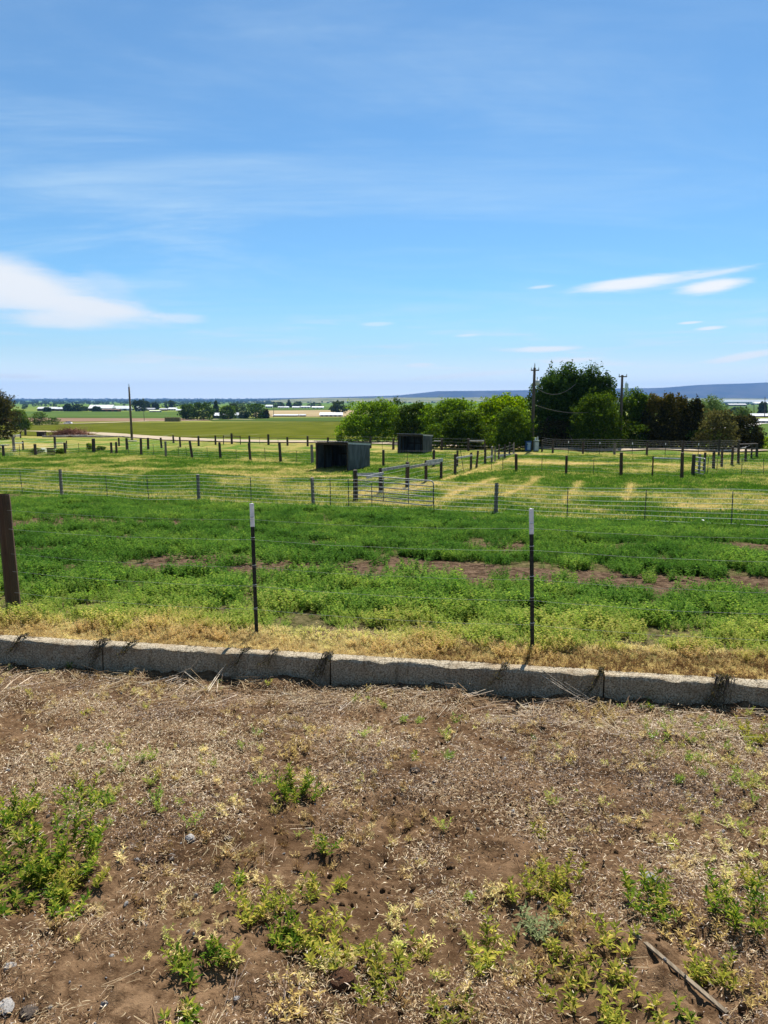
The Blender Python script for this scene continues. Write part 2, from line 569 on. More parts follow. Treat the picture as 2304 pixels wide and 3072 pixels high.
def scatter(name, P, rot, scl, idx, tint, variants, label=None):
    """one object whose geometry nodes put a plant at every point"""
    me = bpy.data.meshes.new(name)
    me.vertices.add(len(P))
    me.vertices.foreach_set('co', np.ascontiguousarray(P, dtype=np.float32).ravel())
    a = me.attributes.new('rot', 'FLOAT_VECTOR', 'POINT')
    a.data.foreach_set('vector', np.ascontiguousarray(rot, dtype=np.float32).ravel())
    a = me.attributes.new('scl', 'FLOAT', 'POINT')
    a.data.foreach_set('value', np.ascontiguousarray(scl, dtype=np.float32))
    a = me.attributes.new('pick', 'INT', 'POINT')
    a.data.foreach_set('value', np.ascontiguousarray(idx, dtype=np.int32))
    fattr(me, 'tint', tint)
    o = obj(name, me)
    c = bpy.data.collections.new(name + '_kinds')
    for v in variants:
        c.objects.link(bpy.data.objects.new(name + '_kind', v))
    ng = bpy.data.node_groups.new(name + '_nodes', 'GeometryNodeTree')
    ng.interface.new_socket('Geometry', in_out='INPUT', socket_type='NodeSocketGeometry')
    ng.interface.new_socket('Geometry', in_out='OUTPUT', socket_type='NodeSocketGeometry')
    n, l = ng.nodes, ng.links
    gi, go = n.new('NodeGroupInput'), n.new('NodeGroupOutput')
    ci = n.new('GeometryNodeCollectionInfo')
    ci.inputs['Collection'].default_value = c
    ci.inputs['Separate Children'].default_value = True
    ci.inputs['Reset Children'].default_value = True
    ip = n.new('GeometryNodeInstanceOnPoints')
    ip.inputs['Pick Instance'].default_value = True

    def na(t, nm):
        q = n.new('GeometryNodeInputNamedAttribute')
        q.data_type = t
        q.inputs['Name'].default_value = nm
        return q.outputs['Attribute']
    e2r = n.new('FunctionNodeEulerToRotation')
    l.new(na('FLOAT_VECTOR', 'rot'), e2r.inputs[0])
    l.new(gi.outputs[0], ip.inputs['Points'])
    l.new(ci.outputs[0], ip.inputs['Instance'])
    l.new(na('INT', 'pick'), ip.inputs['Instance Index'])
    l.new(e2r.outputs[0], ip.inputs['Rotation'])
    l.new(na('FLOAT', 'scl'), ip.inputs['Scale'])
    l.new(ip.outputs[0], go.inputs[0])
    md = o.modifiers.new('scatter', 'NODES')
    md.node_group = ng
    return tag(o, label=label, kind='stuff')


# ------------------------------------------------------------------ sky
def build_world():
    w = bpy.data.worlds.new('World')
    S.world = w
    w.use_nodes = True
    w.node_tree.nodes.clear()
    k = NT(w.node_tree)
    out = k.new('ShaderNodeOutputWorld')
    sky = k.new('ShaderNodeTexSky', sky_type='NISHITA')
    sky.sun_disc = False
    sky.sun_elevation = SUN_EL
    sky.sun_rotation = SUN_AZ
    sky.altitude = 700
    sky.air_density = 1.0
    sky.dust_density = 0.0
    sky.ozone_density = 9.0
    d = k.new('ShaderNodeTexCoord').outputs['Generated']
    sx = k.new('ShaderNodeSeparateXYZ')
    k.put(sx.inputs[0], d)
    x, y, z = sx.outputs
    zz = k.math('ADD', k.math('MAXIMUM', z, 0.0), 0.10)
    cx = k.new('ShaderNodeCombineXYZ')
    k.put(cx.inputs[0], k.math('DIVIDE', x, zz))
    k.put(cx.inputs[1], k.math('DIVIDE', y, zz))
    p = cx.outputs[0]
    az = k.math('ARCTAN2', x, y)
    el = k.math('ARCSINE', k.math('MINIMUM', k.math('MAXIMUM', z, -1.0), 1.0))
    # thin cirrus veil over the whole dome
    n1 = k.noise(k.mapping(p, (0.6, 1.3, 1), (0, 0, math.radians(-28))), 1.0, 8, 0.6, 1.1)
    n2 = k.noise(k.mapping(p, (0.4, 0.5, 1), (0, 0, 0.6)), 0.7, 3, 0.5)
    cir = k.math('MULTIPLY', k.smooth(n1, 0.38, 0.8), k.smooth(n2, 0.28, 0.6))
    fib = k.noise(k.mapping(p, (0.9, 6.5, 1), (0, 0, math.radians(-26))), 1.8, 7, 0.62, 0.5)
    cir = k.math('MULTIPLY', cir, k.math('MULTIPLY_ADD', k.smooth(fib, 0.25, 0.8), 0.6, 0.55))
    veil = k.math('MULTIPLY_ADD', cir, 0.46, 0.06, clamp=True)
    tn = k.new('ShaderNodeMix', data_type='RGBA', blend_type='MULTIPLY')
    tn.inputs['Factor'].default_value = 1.0
    k.put(tn.inputs[6], sky.outputs[0])
    tn.inputs[7].default_value = (0.84, 1.08, 1.03, 1)
    base = k.mix(veil, tn.outputs[2], (5.4, 6.9, 7.9))
    # pale streaks low over the plain
    ce = k.new('ShaderNodeCombineXYZ')
    k.put(ce.inputs[0], k.math('MULTIPLY', az, 2.2))
    k.put(ce.inputs[1], k.math('MULTIPLY', el, 26.0))
    lowv = ce.outputs[0]
    n3 = k.noise(lowv, 2.6, 7, 0.6, 0.4)
    band = k.math('MULTIPLY', k.smooth(el, 0.15, 0.035), k.smooth(el, -0.02, 0.02))
    low = k.math('MULTIPLY', k.smooth(n3, 0.48, 0.72), band)
    hz = k.math('MULTIPLY', k.smooth(el, 0.15, 0.0), 0.85)
    base = k.mix(hz, base, (4.9, 6.5, 7.4))
    base = k.mix(k.math('MULTIPLY', low, 0.75), base, (6.5, 7.0, 7.6))
    base = k.mix(k.smooth(el, 0.07, 0.0), base, (8.8, 9.6, 9.7))
    # single clouds: centre, half width, half height, tilt, wispiness, weight
    ce2 = k.new('ShaderNodeCombineXYZ')
    k.put(ce2.inputs[0], k.math('MULTIPLY', az, 7.0))
    k.put(ce2.inputs[1], k.math('MULTIPLY', el, 26.0))
    wn = k.noise(k.mapping(ce2.outputs[0], (0.6, 1.1, 1), (0, 0, 0.12)), 2.2, 9, 0.66, 0.6)
    clouds = [(50, 855, 265, 88, -14, 0.6, 1.0), (270, 922, 250, 48, -7, 0.7, 0.95), (200, 960, 200, 32, 0, 0.8, 0.8), (-60, 880, 160, 60, 0, 0.8, 0.7), (330, 870, 120, 60, -25, 1.6, 0.25), (535, 955, 90, 20, 0, 1.2, 0.5),
              (1895, 848, 205, 22, 5, 1.0, 0.95), (2135, 860, 115, 24, 6, 0.8, 1.0), (2090, 830, 190, 10, 7, 1.3, 0.5), (2000, 842, 300, 26, 5, 1.5, 0.25), (1620, 861, 50, 7, 4, 0.9, 0.5),
              (1630, 1047, 130, 12, 1, 1.0, 0.85), (1740, 1078, 110, 9, 3, 1.1, 0.7), (2130, 985, 50, 7, 3, 0.9, 0.75), (2070, 968, 40, 5, 3, 0.9, 0.7),
              (1130, 972, 60, 8, 2, 1.1, 0.4), (1400, 1006, 50, 6, 3, 1.1, 0.45), (1260, 1095, 60, 8, 2, 1.1, 0.6), (2230, 1070, 140, 14, 8, 1.2, 0.8), (60, 1128, 90, 9, 0, 1.0, 0.6),
              (1400, 1125, 260, 12, 4, 1.3, 0.5), (800, 1120, 420, 20, 0, 1.4, 0.35)]
    for (px, py, hw, hh, tilt, wisp, wt) in clouds:
        r = ray(px, py).normalized()
        a0, e0 = math.atan2(r.x, r.y), math.asin(r.z)
        ca, sa = math.cos(math.radians(tilt)), math.sin(math.radians(tilt))
        da, de = k.math('SUBTRACT', az, a0), k.math('SUBTRACT', el, e0)
        u = k.math('ADD', k.math('MULTIPLY', da, ca * FPX / hw), k.math('MULTIPLY', de, sa * FPX / hw))
        v = k.math('SUBTRACT', k.math('MULTIPLY', de, ca * FPX / hh), k.math('MULTIPLY', da, sa * FPX / hh))
        dd = k.math('SQRT', k.math('ADD', k.math('MULTIPLY', u, u), k.math('MULTIPLY', v, v)))
        g = k.math('SUBTRACT', 1.0, dd)
        g = k.math('ADD', g, k.math('MULTIPLY_ADD', wn, wisp, -0.5 * wisp))
        mk = k.math('MULTIPLY', k.smooth(g, 0.0, 0.75), wt)
        base = k.mix(mk, base, (7.1, 7.4, 7.7) if px < 900 else (7.6, 7.8, 8.0))
    bg = k.new('ShaderNodeBackground')
    bg.inputs[1].default_value = SKY_STRENGTH
    k.put(bg.inputs[0], base)
    k.l.new(bg.outputs[0], out.inputs['Surface'])


build_world()


# ------------------------------------------------------------------ ground paint: strokes given by where they lie in the photograph
def stroke(P, pts, width, soft=0.5):
    """weight 0..1 of points P (n,2) by distance to a ground polyline"""
    d = np.full(len(P), 1e9)
    for a, b in zip(pts[:-1], pts[1:]):
        a, b = np.array(a[:2]), np.array(b[:2])
        ab = b - a
        t = np.clip(((P - a) @ ab) / max(ab @ ab, 1e-9), 0, 1)
        d = np.minimum(d, np.linalg.norm(P - (a + t[:, None] * ab), axis=1))
    return np.clip((width - d) / max(width * soft, 1e-6), 0, 1)


def gp(*pp):
    return [hit(px, py) for px, py in pp]


def gb(*pp):
    return [p - Vector((0, 0.25, 0)) for p in gp(*pp)]


BARE = [(gb((590, 1676), (760, 1692), (1000, 1700), (1200, 1702)), 0.32), (gb((1190, 1690), (1500, 1712), (1800, 1730), (2304, 1750)), 0.30),
        (gb((1080, 1712), (1400, 1735), (1650, 1748)), 0.16), (gb((1900, 1752), (2290, 1765)), 0.22),
        (gb((40, 1578), (230, 1565)), 0.45), (gb((150, 1548), (300, 1572)), 0.35), (gb((250, 1572), (470, 1566)), 0.3), (gb((400, 1618), (540, 1626)), 0.25),
        (gb((880, 1625), (960, 1630)), 0.2), (gb((1170, 1625), (1240, 1630)), 0.25), (gb((2260, 1640), (2304, 1660)), 0.35), (gb((1450, 1640), (1500, 1636)), 0.2),
        (gb((300, 1690), (350, 1695)), 0.12), (gb((1080, 1880), (1100, 1890)), 0.06), (gb((980, 1880), (1030, 1890)), 0.06), (gb((80, 1650), (160, 1648)), 0.18)]
DRY = [(gp((560, 1418), (750, 1426), (960, 1430), (1040, 1428)), 0.55, 1.0), (gp((0, 1462), (300, 1480), (700, 1508), (1060, 1520)), 0.9, 0.55),
       (gp((1100, 1480), (1200, 1470), (1300, 1450)), 1.6, 0.85), (gp((1120, 1510), (1280, 1515)), 1.2, 0.8),
       (gp((1330, 1500), (1480, 1475)), 1.1, 0.8), (gp((1340, 1490), (1490, 1435)), 0.35, 1.0), (gp((1510, 1490), (1610, 1432)), 0.3, 1.0), (gp((1690, 1510), (1740, 1445)), 0.3, 0.9), (gp((1880, 1500), (1895, 1450)), 0.3, 0.9),
       (gp((1650, 1480), (1900, 1485)), 1.2, 0.75), (gp((1120, 1530), (1450, 1530)), 0.8, 0.6), (gp((1350, 1470), (1480, 1455)), 1.2, 0.7), (gp((1950, 1490), (2250, 1500)), 1.0, 0.45),
       (gp((1560, 1385), (1700, 1392), (2000, 1395)), 2.2, 0.95), (gp((1630, 1365), (2040, 1372)), 2.0, 0.7), (gp((2050, 1395), (2304, 1405)), 3.0, 0.7), (gp((1500, 1360), (1640, 1362)), 2.0, 0.8),
       (gp((1330, 1440), (1440, 1408), (1540, 1372)), 0.35, 1.0), (gp((1440, 1412), (1700, 1420), (1860, 1427)), 0.25, 0.9),
       (gp((200, 1362), (340, 1362), (580, 1375), (760, 1382), (900, 1390)), 0.35, 0.8), (gp((600, 1395), (860, 1400)), 0.8, 0.6), (gp((340, 1385), (500, 1392)), 0.8, 0.5),
       (gp((60, 1387), (140, 1392)), 0.2, 0.9), (gp((0, 1340), (180, 1335)), 2.0, 0.6), (gp((280, 1352), (360, 1352)), 1.2, 0.6),
       (gp((1100, 1340), (1300, 1352), (1480, 1358)), 2.0, 0.75), (gp((640, 1330), (980, 1335), (1140, 1338)), 1.5, 0.5), (gp((380, 1445), (440, 1412)), 0.4, 0.5)]


def cover(P):
    """dryness and bareness of the sward at ground points"""
    r = r_of(P[:, 0], P[:, 1])
    n = fbm(P[:, 0] * 0.28, P[:, 1] * 0.28, 5, 4)
    n2 = fbm(P[:, 0] * 0.9, P[:, 1] * 2.2, 15, 3)
    dry = np.where(r > 27, np.clip((n - 0.47) * 2.6, 0, 0.55) + np.clip((n2 - 0.54) * 1.8, 0, 0.4), 0.0)
    wob = 0.35 * (fbm(P[:, 0] * 1.3, P[:, 1] * 1.3, 25, 3) - 0.5)
    for pts, w, wt in DRY:
        dry = np.maximum(dry, wt * np.clip(stroke(P, pts, w * 1.5, 0.8) + wob * (stroke(P, pts, w * 1.9, 0.5) > 0), 0, 1))
    bare = np.zeros(len(P))
    for pts, w in BARE:
        s = stroke(P, pts, w * 3.1 + 0.15, 0.6)
        bare = np.maximum(bare, np.clip((s + (fbm(P[:, 0] * 1.6, P[:, 1] * 1.6, 35, 3) - 0.5) * 0.7 * (s > 0)) * 2.2, 0, 1))
    # sprayed strip behind the curb
    sp = np.clip((CURB_V + CURB_W + 0.72 + 0.5 * (fbm(P[:, 0] * 1.1, P[:, 1] * 1.1, 45, 3) - 0.5) - r) / 0.6, 0, 1)
    return np.clip(dry, 0, 1), np.clip(bare, 0, 1), sp


# ------------------------------------------------------------------ terrain
F2XY = [tuple(hit(*q))[:2] for q in ((-330, 1468), (186, 1490), (597, 1505), (940, 1523), (1487, 1547), (2193, 1584), (2450, 1596))]


def build_ground():
    # bare dirt on the near side of the curb
    u = np.concatenate([np.linspace(-40, -5.2, 18), np.linspace(-5, 5, 401), np.linspace(5.2, 40, 18)])
    v = np.concatenate([np.linspace(-20, 1.5, 14), np.linspace(1.62, CURB_V + 0.1, 200)])
    U, Vv = np.meshgrid(u, v)
    Y = Vv - CURB_A * U
    Z = dz(U, Y)
    me = grid_mesh('dirt_ground', U, Y, Z, 'dry_soil')
    tag(obj('dirt_ground', me), kind='structure')
    # field and plain to the horizon
    r = np.concatenate([np.arange(CURB_V + 0.08, 30, 0.12), np.arange(30, 80, 0.3), np.arange(80, 150, 2.5), KN_R[(KN_R >= 150) & (KN_R < 16000)], np.array([200, 300, 400, 520, 750, 1200, 1600, 3000, 4000, 8000, 12000, 15900])])
    r = np.unique(np.round(r, 3))
    s = np.sign(np.linspace(-1, 1, 481)) * np.abs(np.linspace(-1, 1, 481)) ** 1.5
    R, Sg = np.meshgrid(r, s, indexing='ij')
    X = Sg * np.minimum(1.7 * R + 14, 22000)
    Y = R - CURB_A * X * fade(R)
    Z = -np.interp(R, KN_R, KN_D) + und(X, Y, R)
    near = R < 30
    Z = Z + np.where(near, 0.03 * (fbm(X * 2.3, Y * 2.3, 81, 3) - 0.5), 0)
    P = np.stack([X.ravel(), Y.ravel()], 1)
    dry = np.zeros(len(P))
    bare = np.zeros(len(P))
    sel = R.ravel() < 130
    d_, b_, s_ = cover(P[sel])
    dry[sel] = np.maximum(d_, s_)
    bare[sel] = b_
    fnc = np.interp(P[:, 0], [b[0] for b in F2XY], [b[1] for b in F2XY])
    ing = (P[:, 1] < fnc) & (R.ravel() < 33)
    bare[ing] = np.maximum(bare[ing], 0.75 * (1 - dry[ing]))
    Z = Z + (bare * (dry < 0.3)).reshape(Z.shape) * (R < 33) * 0.09 * (fbm(X * 1.2, Y * 6.5, 83, 3) - 0.5)
    far = R.ravel() >= 130
    dry[far] = np.interp(R.ravel()[far], [130, 400, 900, 3000], [0.5, 0.35, 0.15, 0.0])
    me = grid_mesh('terrain', X, Y, Z, 'field_soil_and_sward')
    fattr(me, 'dry', dry)
    fattr(me, 'bare', bare)
    tag(obj('terrain', me), kind='structure')


build_ground()


def sheet(name, mat, corners, lift):
    """a field or track: a sheet over the plain between image rows; corners = (left x, right x, far y, near y) or 4 points"""
    pl, pr, ql, qr = [hit(*c) for c in corners]          # near left, near right, far left, far right
    t = np.linspace(0, 1, 41)
    s = np.linspace(0, 1, 31)
    T, Sg = np.meshgrid(t, s, indexing='ij')
    def lerp(a, b, q):
        return a + (b - a) * q
    X = lerp(lerp(pl.x, pr.x, Sg), lerp(ql.x, qr.x, Sg), T)
    Y = lerp(lerp(pl.y, pr.y, Sg), lerp(ql.y, qr.y, Sg), T)
    # keep rows on the profile's knots
    ke = KN_R[(KN_R > Y.min()) & (KN_R < Y.max())]
    Z = gz(X, Y) + lift
    return tag(obj(name, grid_mesh(name, X, Y, Z, mat)), kind='structure')


sheet('crop_field', 'crop_green', ((-400, 1302), (1300, 1322), (-250, 1270), (1300, 1265)), 0.10)
sheet('pasture', 'crop_blue_green', ((-200, 1252), (560, 1256), (-150, 1234), (560, 1236)), 0.25)
sheet('stubble_field', 'ploughed_brown', ((-300, 1267.5), (660, 1262), (-200, 1253), (600, 1256)), 0.18)
sheet('bean_field', 'crop_blue_green', ((640, 1264), (1300, 1266), (600, 1255.5), (1250, 1252)), 0.2)
sheet('far_stubble', 'stubble_tan', ((760, 1250.5), (1250, 1250.5), (760, 1232), (1200, 1230)), 0.22)
sheet('far_pasture', 'crop_blue_green', ((700, 1231), (1200, 1229), (760, 1221), (1150, 1220)), 0.35)
sheet('east_pasture', 'crop_blue_green', ((2080, 1318), (2700, 1325), (2080, 1272), (2600, 1270)), 0.12)
sheet('east_far_field', 'crop_blue_green', ((1900, 1246), (2500, 1246), (1900, 1217), (2450, 1217)), 0.22)


def track(name, mat, pts, w, lift):
    c = [hit(*p) for p in pts]
    q = []
    for a, b in zip(c[:-1], c[1:]):
        for t in np.linspace(0, 1, 12, endpoint=False):
            q.append(a + (b - a) * t)
    q.append(c[-1])
    V, F = [], []
    for i, p in enumerate(q):
        d = (q[min(i + 1, len(q) - 1)] - q[max(i - 1, 0)]).to_2d().normalized()
        nrm = Vector((-d.y, d.x))
        ww = w * (0.92 + 0.16 * random.random())
        for sgn in (-1, 0, 1):
            x, y = p.x + nrm.x * ww / 2 * sgn, p.y + nrm.y * ww / 2 * sgn
            V.append((x, y, float(gz(x, y)) + lift))
    for i in range(len(q) - 1):
        for j in (0, 1):
            a = i * 3 + j
            F.append((a, a + 1, a + 4, a + 3))
    return tag(obj(name, np_mesh(name, V, F, mat, True)), kind='structure')


track('dirt_road', 'pale_track', [(-300, 1296), (120, 1294), (300, 1301), (440, 1312), (560, 1320), (760, 1325), (1000, 1327), (1250, 1333), (1500, 1342), (1800, 1349), (2300, 1352)], 7.0, 0.13)
track('farm_lane', 'pale_track', [(-200, 1273), (120, 1275), (300, 1270), (440, 1264), (560, 1263), (660, 1258.5), (760, 1260)], 5.0, 0.3)
track('east_road', 'gravel_yard', [(2150, 1288), (2240, 1272), (2330, 1266), (2500, 1262)], 14.0, 0.2)


# ------------------------------------------------------------------ hills
def ridge(name, mat, crest, base_y, dist, depth, rough):
    """a range of hills: crest line by direction, real distance and depth"""
    xs = np.linspace(crest[0][0], crest[-1][0], 260)
    cy = np.interp(xs, [c[0] for c in crest], [c[1] for c in crest])
    rows = 22
    X, Y, Z = [], [], []
    for i in range(rows):
        t = i / (rows - 1)                      # 0 foot, 0.6 crest, 1 back
        y = dist + depth * t
        prof = math.sin(min(t / 0.62, 1) * math.pi / 2) ** 1.4 if t < 0.62 else 1 - 0.6 * ((t - 0.62) / 0.38) ** 2
        x = (xs - W0 / 2) / FPX * (dist + depth * 0.62) / math.cos(PITCH)
        ztop = EYE.z + (1197.5 - cy) / FPX * (dist + depth * 0.62)
        zb = -28 if dist > 6000 else float(gz(0, dist)) - 1
        n = fbm(x * rough, np.full_like(x, y * rough), 7, 5) - 0.5
        X.append(x)
        Y.append(np.full_like(x, y))
        Z.append(zb + (ztop - zb) * prof + n * (ztop - zb) * 0.55 * (math.sin(math.pi * min(1, t / 0.62)) if t < 0.62 else 0))
    return tag(obj(name, grid_mesh(name, np.array(X), np.array(Y), np.array(Z), mat)), kind='structure')


ridge('hills', 'hill_scrub', [(-2500, 1190), (-1400, 1193), (-500, 1196.5), (700, 1197), (950, 1193), (1190, 1187), (1310, 1174), (1450, 1173), (1600, 1171), (1850, 1166), (1960, 1165), (2069, 1156), (2200, 1153), (2260, 1149), (2304, 1148), (2700, 1149), (3500, 1152), (4600, 1160)], 1196, 11500, 4500, 0.0007)
ridge('bench_land', 'bench_scrub', [(780, 1204), (860, 1198), (960, 1194.5), (1100, 1194), (1300, 1192), (1700, 1194), (2304, 1196), (3200, 1198), (4200, 1204)], 1206, 5200, 1800, 0.002)


# ------------------------------------------------------------------ concrete curb
def build_curb():
    a = math.atan(CURB_A)
    p0 = Vector((0, CURB_V, 0))
    rt = root('concrete_curb', (0, CURB_V, -0.3), 'long low concrete curb between the bare dirt and the alfalfa field', 'curb', None, -a)
    # joints, by where the photograph shows them
    def upos(px, py):
        d = ray(px, py)
        p = EYE + d * ((CURB_TOP - EYE.z) / d.z)
        return p.x / math.cos(a)
    cuts = [-9.0, -6.2, upos(300, 1940), upos(990, 1978), upos(1818, 2032), upos(2560, 2080) + 0.2, 6.0, 9.0]
    wv = CURB_W * math.cos(a)
    for i, (c0, c1) in enumerate(zip(cuts[:-1], cuts[1:])):
        L = c1 - c0 - 0.014
        nx = max(20, int(L / 0.03))
        prof = [(0, -0.35), (0, -0.08), (0, 0.02), (0, 0.1), (0, 0.17), (0, 0.24), (0, 0.305), (0.006, 0.327), (0.02, CURB_TOP + 0.3), (0.06, CURB_TOP + 0.302), (0.1, CURB_TOP + 0.302), (wv - 0.015, CURB_TOP + 0.3), (wv, 0.31), (wv, 0.1), (wv, -0.35)]
        X, Y, Z = [], [], []
        xs = np.linspace(c0 + 0.007, c1 - 0.007, nx)
        dip = random.uniform(-0.006, 0.006)
        for (q, h) in prof:
            n = fbm(xs * 14 + i * 9, np.full_like(xs, h * 14 + q * 20), 12, 3) - 0.5
            e = (fbm(xs * 5 + 3, np.full_like(xs, 4.0), 19, 3) - 0.5)
            X.append(xs)
            Y.append(q + n * 0.022 * (1 if q < 0.01 else 0) + (e * 0.03 if 0.001 < q < 0.03 else 0))
            Z.append(h + dip + n * 0.012 + (np.minimum(e, 0.05) * 0.05 if 0.001 < q < 0.03 else 0))
        X, Y, Z = np.array(X), np.array(Y), np.array(Z)
        ny = len(prof)
        V = np.stack([X, Y, Z], -1).reshape(-1, 3)
        idx = np.arange(ny * nx).reshape(ny, nx)
        F = np.stack([idx[:-1, :-1], idx[:-1, 1:], idx[1:, 1:], idx[1:, :-1]], -1).reshape(-1, 4).tolist()
        F.append(idx[:, 0].tolist())
        F.append(idx[::-1, -1].tolist())
        me = bpy.data.meshes.new('segment')
        me.from_pydata(V.tolist(), [], F)
        me.materials.append(MATS['concrete'])
        obj('segment', me, rt)
        MB().box((c1, wv * 0.55, 0.0), (0.05, wv * 0.6, 0.56)).build('joint_filler', 'dry_soil', rt)  # added block, keeps sunlight from showing through the joint


build_curb()


# ------------------------------------------------------------------ fences
def wood_post_mesh(seed, mat):
    r = np.random.default_rng(seed)
    m = MB()
    k, zs = 10, [-0.25, 0.0, 0.2, 0.45, 0.7, 0.9, 0.985, 1.0]
    bend = r.normal(0, 0.05, 2)
    ph = r.uniform(0.9, 1.08, k)
    for i, z in enumerate(zs):
        rr = (1.04 - 0.1 * z) * (0.93 if i == len(zs) - 1 else 1)
        for j in range(k):
            a = 2 * math.pi * j / k
            q = rr * ph[j] * r.uniform(0.97, 1.03)
            m.v.append((math.cos(a) * q + bend[0] * z * z, math.sin(a) * q + bend[1] * z * z, z + (0.008 * math.cos(a + seed) if i >= len(zs) - 2 else 0)))
    for i in range(len(zs) - 1):
        for j in range(k):
            a, b = i * k + j, i * k + (j + 1) % k
            m.f.append((a, b, b + k, a + k))
    m.f.append(tuple((len(zs) - 1) * k + j for j in range(k)))
    return m.mesh('wood_post', mat, False)


def t_post_mesh(mat, z0=-0.25, z1=1.0, grow=1.0, studs=True, h=1.35):
    """T-section steel post, unit height; x,y in metres"""
    m = MB()
    w, t, d = 0.019 * grow, 0.0035 * grow, 0.03 * grow
    prof = [(-w, -t), (w, -t), (w, t), (t, t), (t, d), (-t, d), (-t, t), (-w, t)]
    for z in (z0, z1):
        for x, y in prof:
            m.v.append((x, y, z))
    n = len(prof)
    for j in range(n):
        m.f.append((j, (j + 1) % n, n + (j + 1) % n, n + j))
    m.f.append(tuple(range(n, 2 * n)))
    m.f.append(tuple(range(n))[::-1])
    if studs:
        z = max(z0, 0.03)
        while z < min(z1 - 0.02, 0.81):
            m.box((0, -t - 0.004, z), (0.012, 0.008, 0.02 / h))
            z += 0.055 / h
    return m.mesh('steel_post', mat)


WOOD = {mt: [wood_post_mesh(11 + 3 * i, mt) for i in range(4)] for mt in ('weathered_post', 'grey_post', 'brown_post')}
TPOST = {mt: t_post_mesh(mt) for mt in ('black_steel', 'green_steel')}
TPLAIN = t_post_mesh('green_steel', studs=False)


def aim(o, base, top):
    """stand a unit-height mesh from base to top"""
    d = top - base
    o.rotation_mode = 'QUATERNION'
    o.rotation_quaternion = Vector((0, 0, 1)).rotation_difference(d.normalized())
    return d.length


class Fence:
    def __init__(self, name, label, posts, mat='weathered_post', cat='fence', group=None, tip=False, tscale=1.0):
        """posts: (kind, base x, base y, top y[, top x[, radius]]) in photograph pixels"""
        self.b, self.t = [], []
        for p in posts:
            b = hit(p[1], p[2])
            tx = p[4] if len(p) > 4 and p[4] is not None else None
            t = at_depth(tx if tx is not None else p[1], p[3], b.y)
            if tx is None:
                t.x = b.x
            self.b.append(b)
            self.t.append(t)
        self.o = self.b[0].copy()
        self.rt = root(name, self.o, label, cat, group)
        self.posts = posts
        for i, p in enumerate(posts):
            b, t = self.b[i], self.t[i]
            if p[0] == 'T':
                c = obj('steel_post', TPLAIN, self.rt, b - self.o)
                h = aim(c, b, t)
                c.scale = (tscale, tscale, h)
                if tip:
                    e = MB().box((0, 0.012, 0.92), (0.045, 0.045, 0.16)).build('white_tip', 'white_paint', c)
            elif p[0] == 'W':
                mt = p[6] if len(p) > 6 else mat
                c = obj('wood_post', WOOD[mt][i % 4], self.rt, b - self.o)
                h = aim(c, b, t)
                rad = p[5] if len(p) > 5 and p[5] else 0.075
                c.scale = (rad, rad, h)

    def pt(self, i, f, off=0.0):
        q = self.b[i] + (self.t[i] - self.b[i]) * f
        if off:
            q = q + Vector((0, -off, 0))
        return q - self.o

    def wires(self, fr, rad=0.004, idx=None, mat='galvanised_wire', off=0.0, sag=0.015, name='wire'):
        idx = idx or range(len(self.b))
        href = max(0.9, min(1.3, sorted((self.t[i] - self.b[i]).length for i in idx)[len(list(idx)) // 2]))
        for f in fr:
            pts = []
            pr = None
            for i in idx:
                q = self.b[i] + (self.t[i] - self.b[i]).normalized() * f * href + Vector((0, -off, 0)) - self.o
                if pr is not None:
                    for s in (0.25, 0.5, 0.75):
                        m = pr + (q - pr) * s
                        m.z -= sag * 4 * s * (1 - s) * random.uniform(0.4, 1.3)
                        pts.append(m)
                pts.append(q)
                pr = q
            MB().tube(pts, rad, 4).build(name, mat, self.rt)
        return href

    def mesh_stays(self, f0, f1, step, rad=0.0025, idx=None, mat='galvanised_wire'):
        """upright stays of woven wire: far too fine to pick apart, one part"""
        idx = list(idx or range(len(self.b)))
        m = MB()
        for i, j in zip(idx[:-1], idx[1:]):
            a, b = self.b[i] - self.o, self.b[j] - self.o
            n = max(1, int((b - a).length / step))
            for q in range(n):
                p = a + (b - a) * ((q + 0.5) / n)
                m.tube([p + Vector((0, 0, f0)), p + Vector((0, 0, f1))], rad, 3, False)
        tag(m.build('stay_wires', mat, self.rt), kind='stuff')

    def rail(self, p0, p1, d0, d1, size=(0.04, 0.14), mat='silver_board', name='rail', rnd=False):
        """a board or pole between two photograph pixels at depths d0, d1"""
        a, b = at_depth(p0[0], p0[1], d0) - self.o, at_depth(p1[0], p1[1], d1) - self.o
        m = MB()
        if rnd:
            m.tube([a, (a + b) / 2 + Vector((0, 0, -0.01)), b], size[0], 7)
        else:
            d = (b - a).normalized()
            side = d.cross(Vector((0, 0, 1))).normalized() * size[0] / 2
            up = Vector((0, 0, size[1] / 2))
            n = len(m.v)
            for q in (a, b):
                for s1, s2 in ((-1, -1), (1, -1), (1, 1), (-1, 1)):
                    m.v.append(tuple(q + side * s1 + up * s2))
            m.f += [(0, 1, 5, 4), (1, 2, 6, 5), (2, 3, 7, 6), (3, 0, 4, 7), (3, 2, 1, 0), (4, 5, 6, 7)]
        return m.build(name, mat, self.rt)


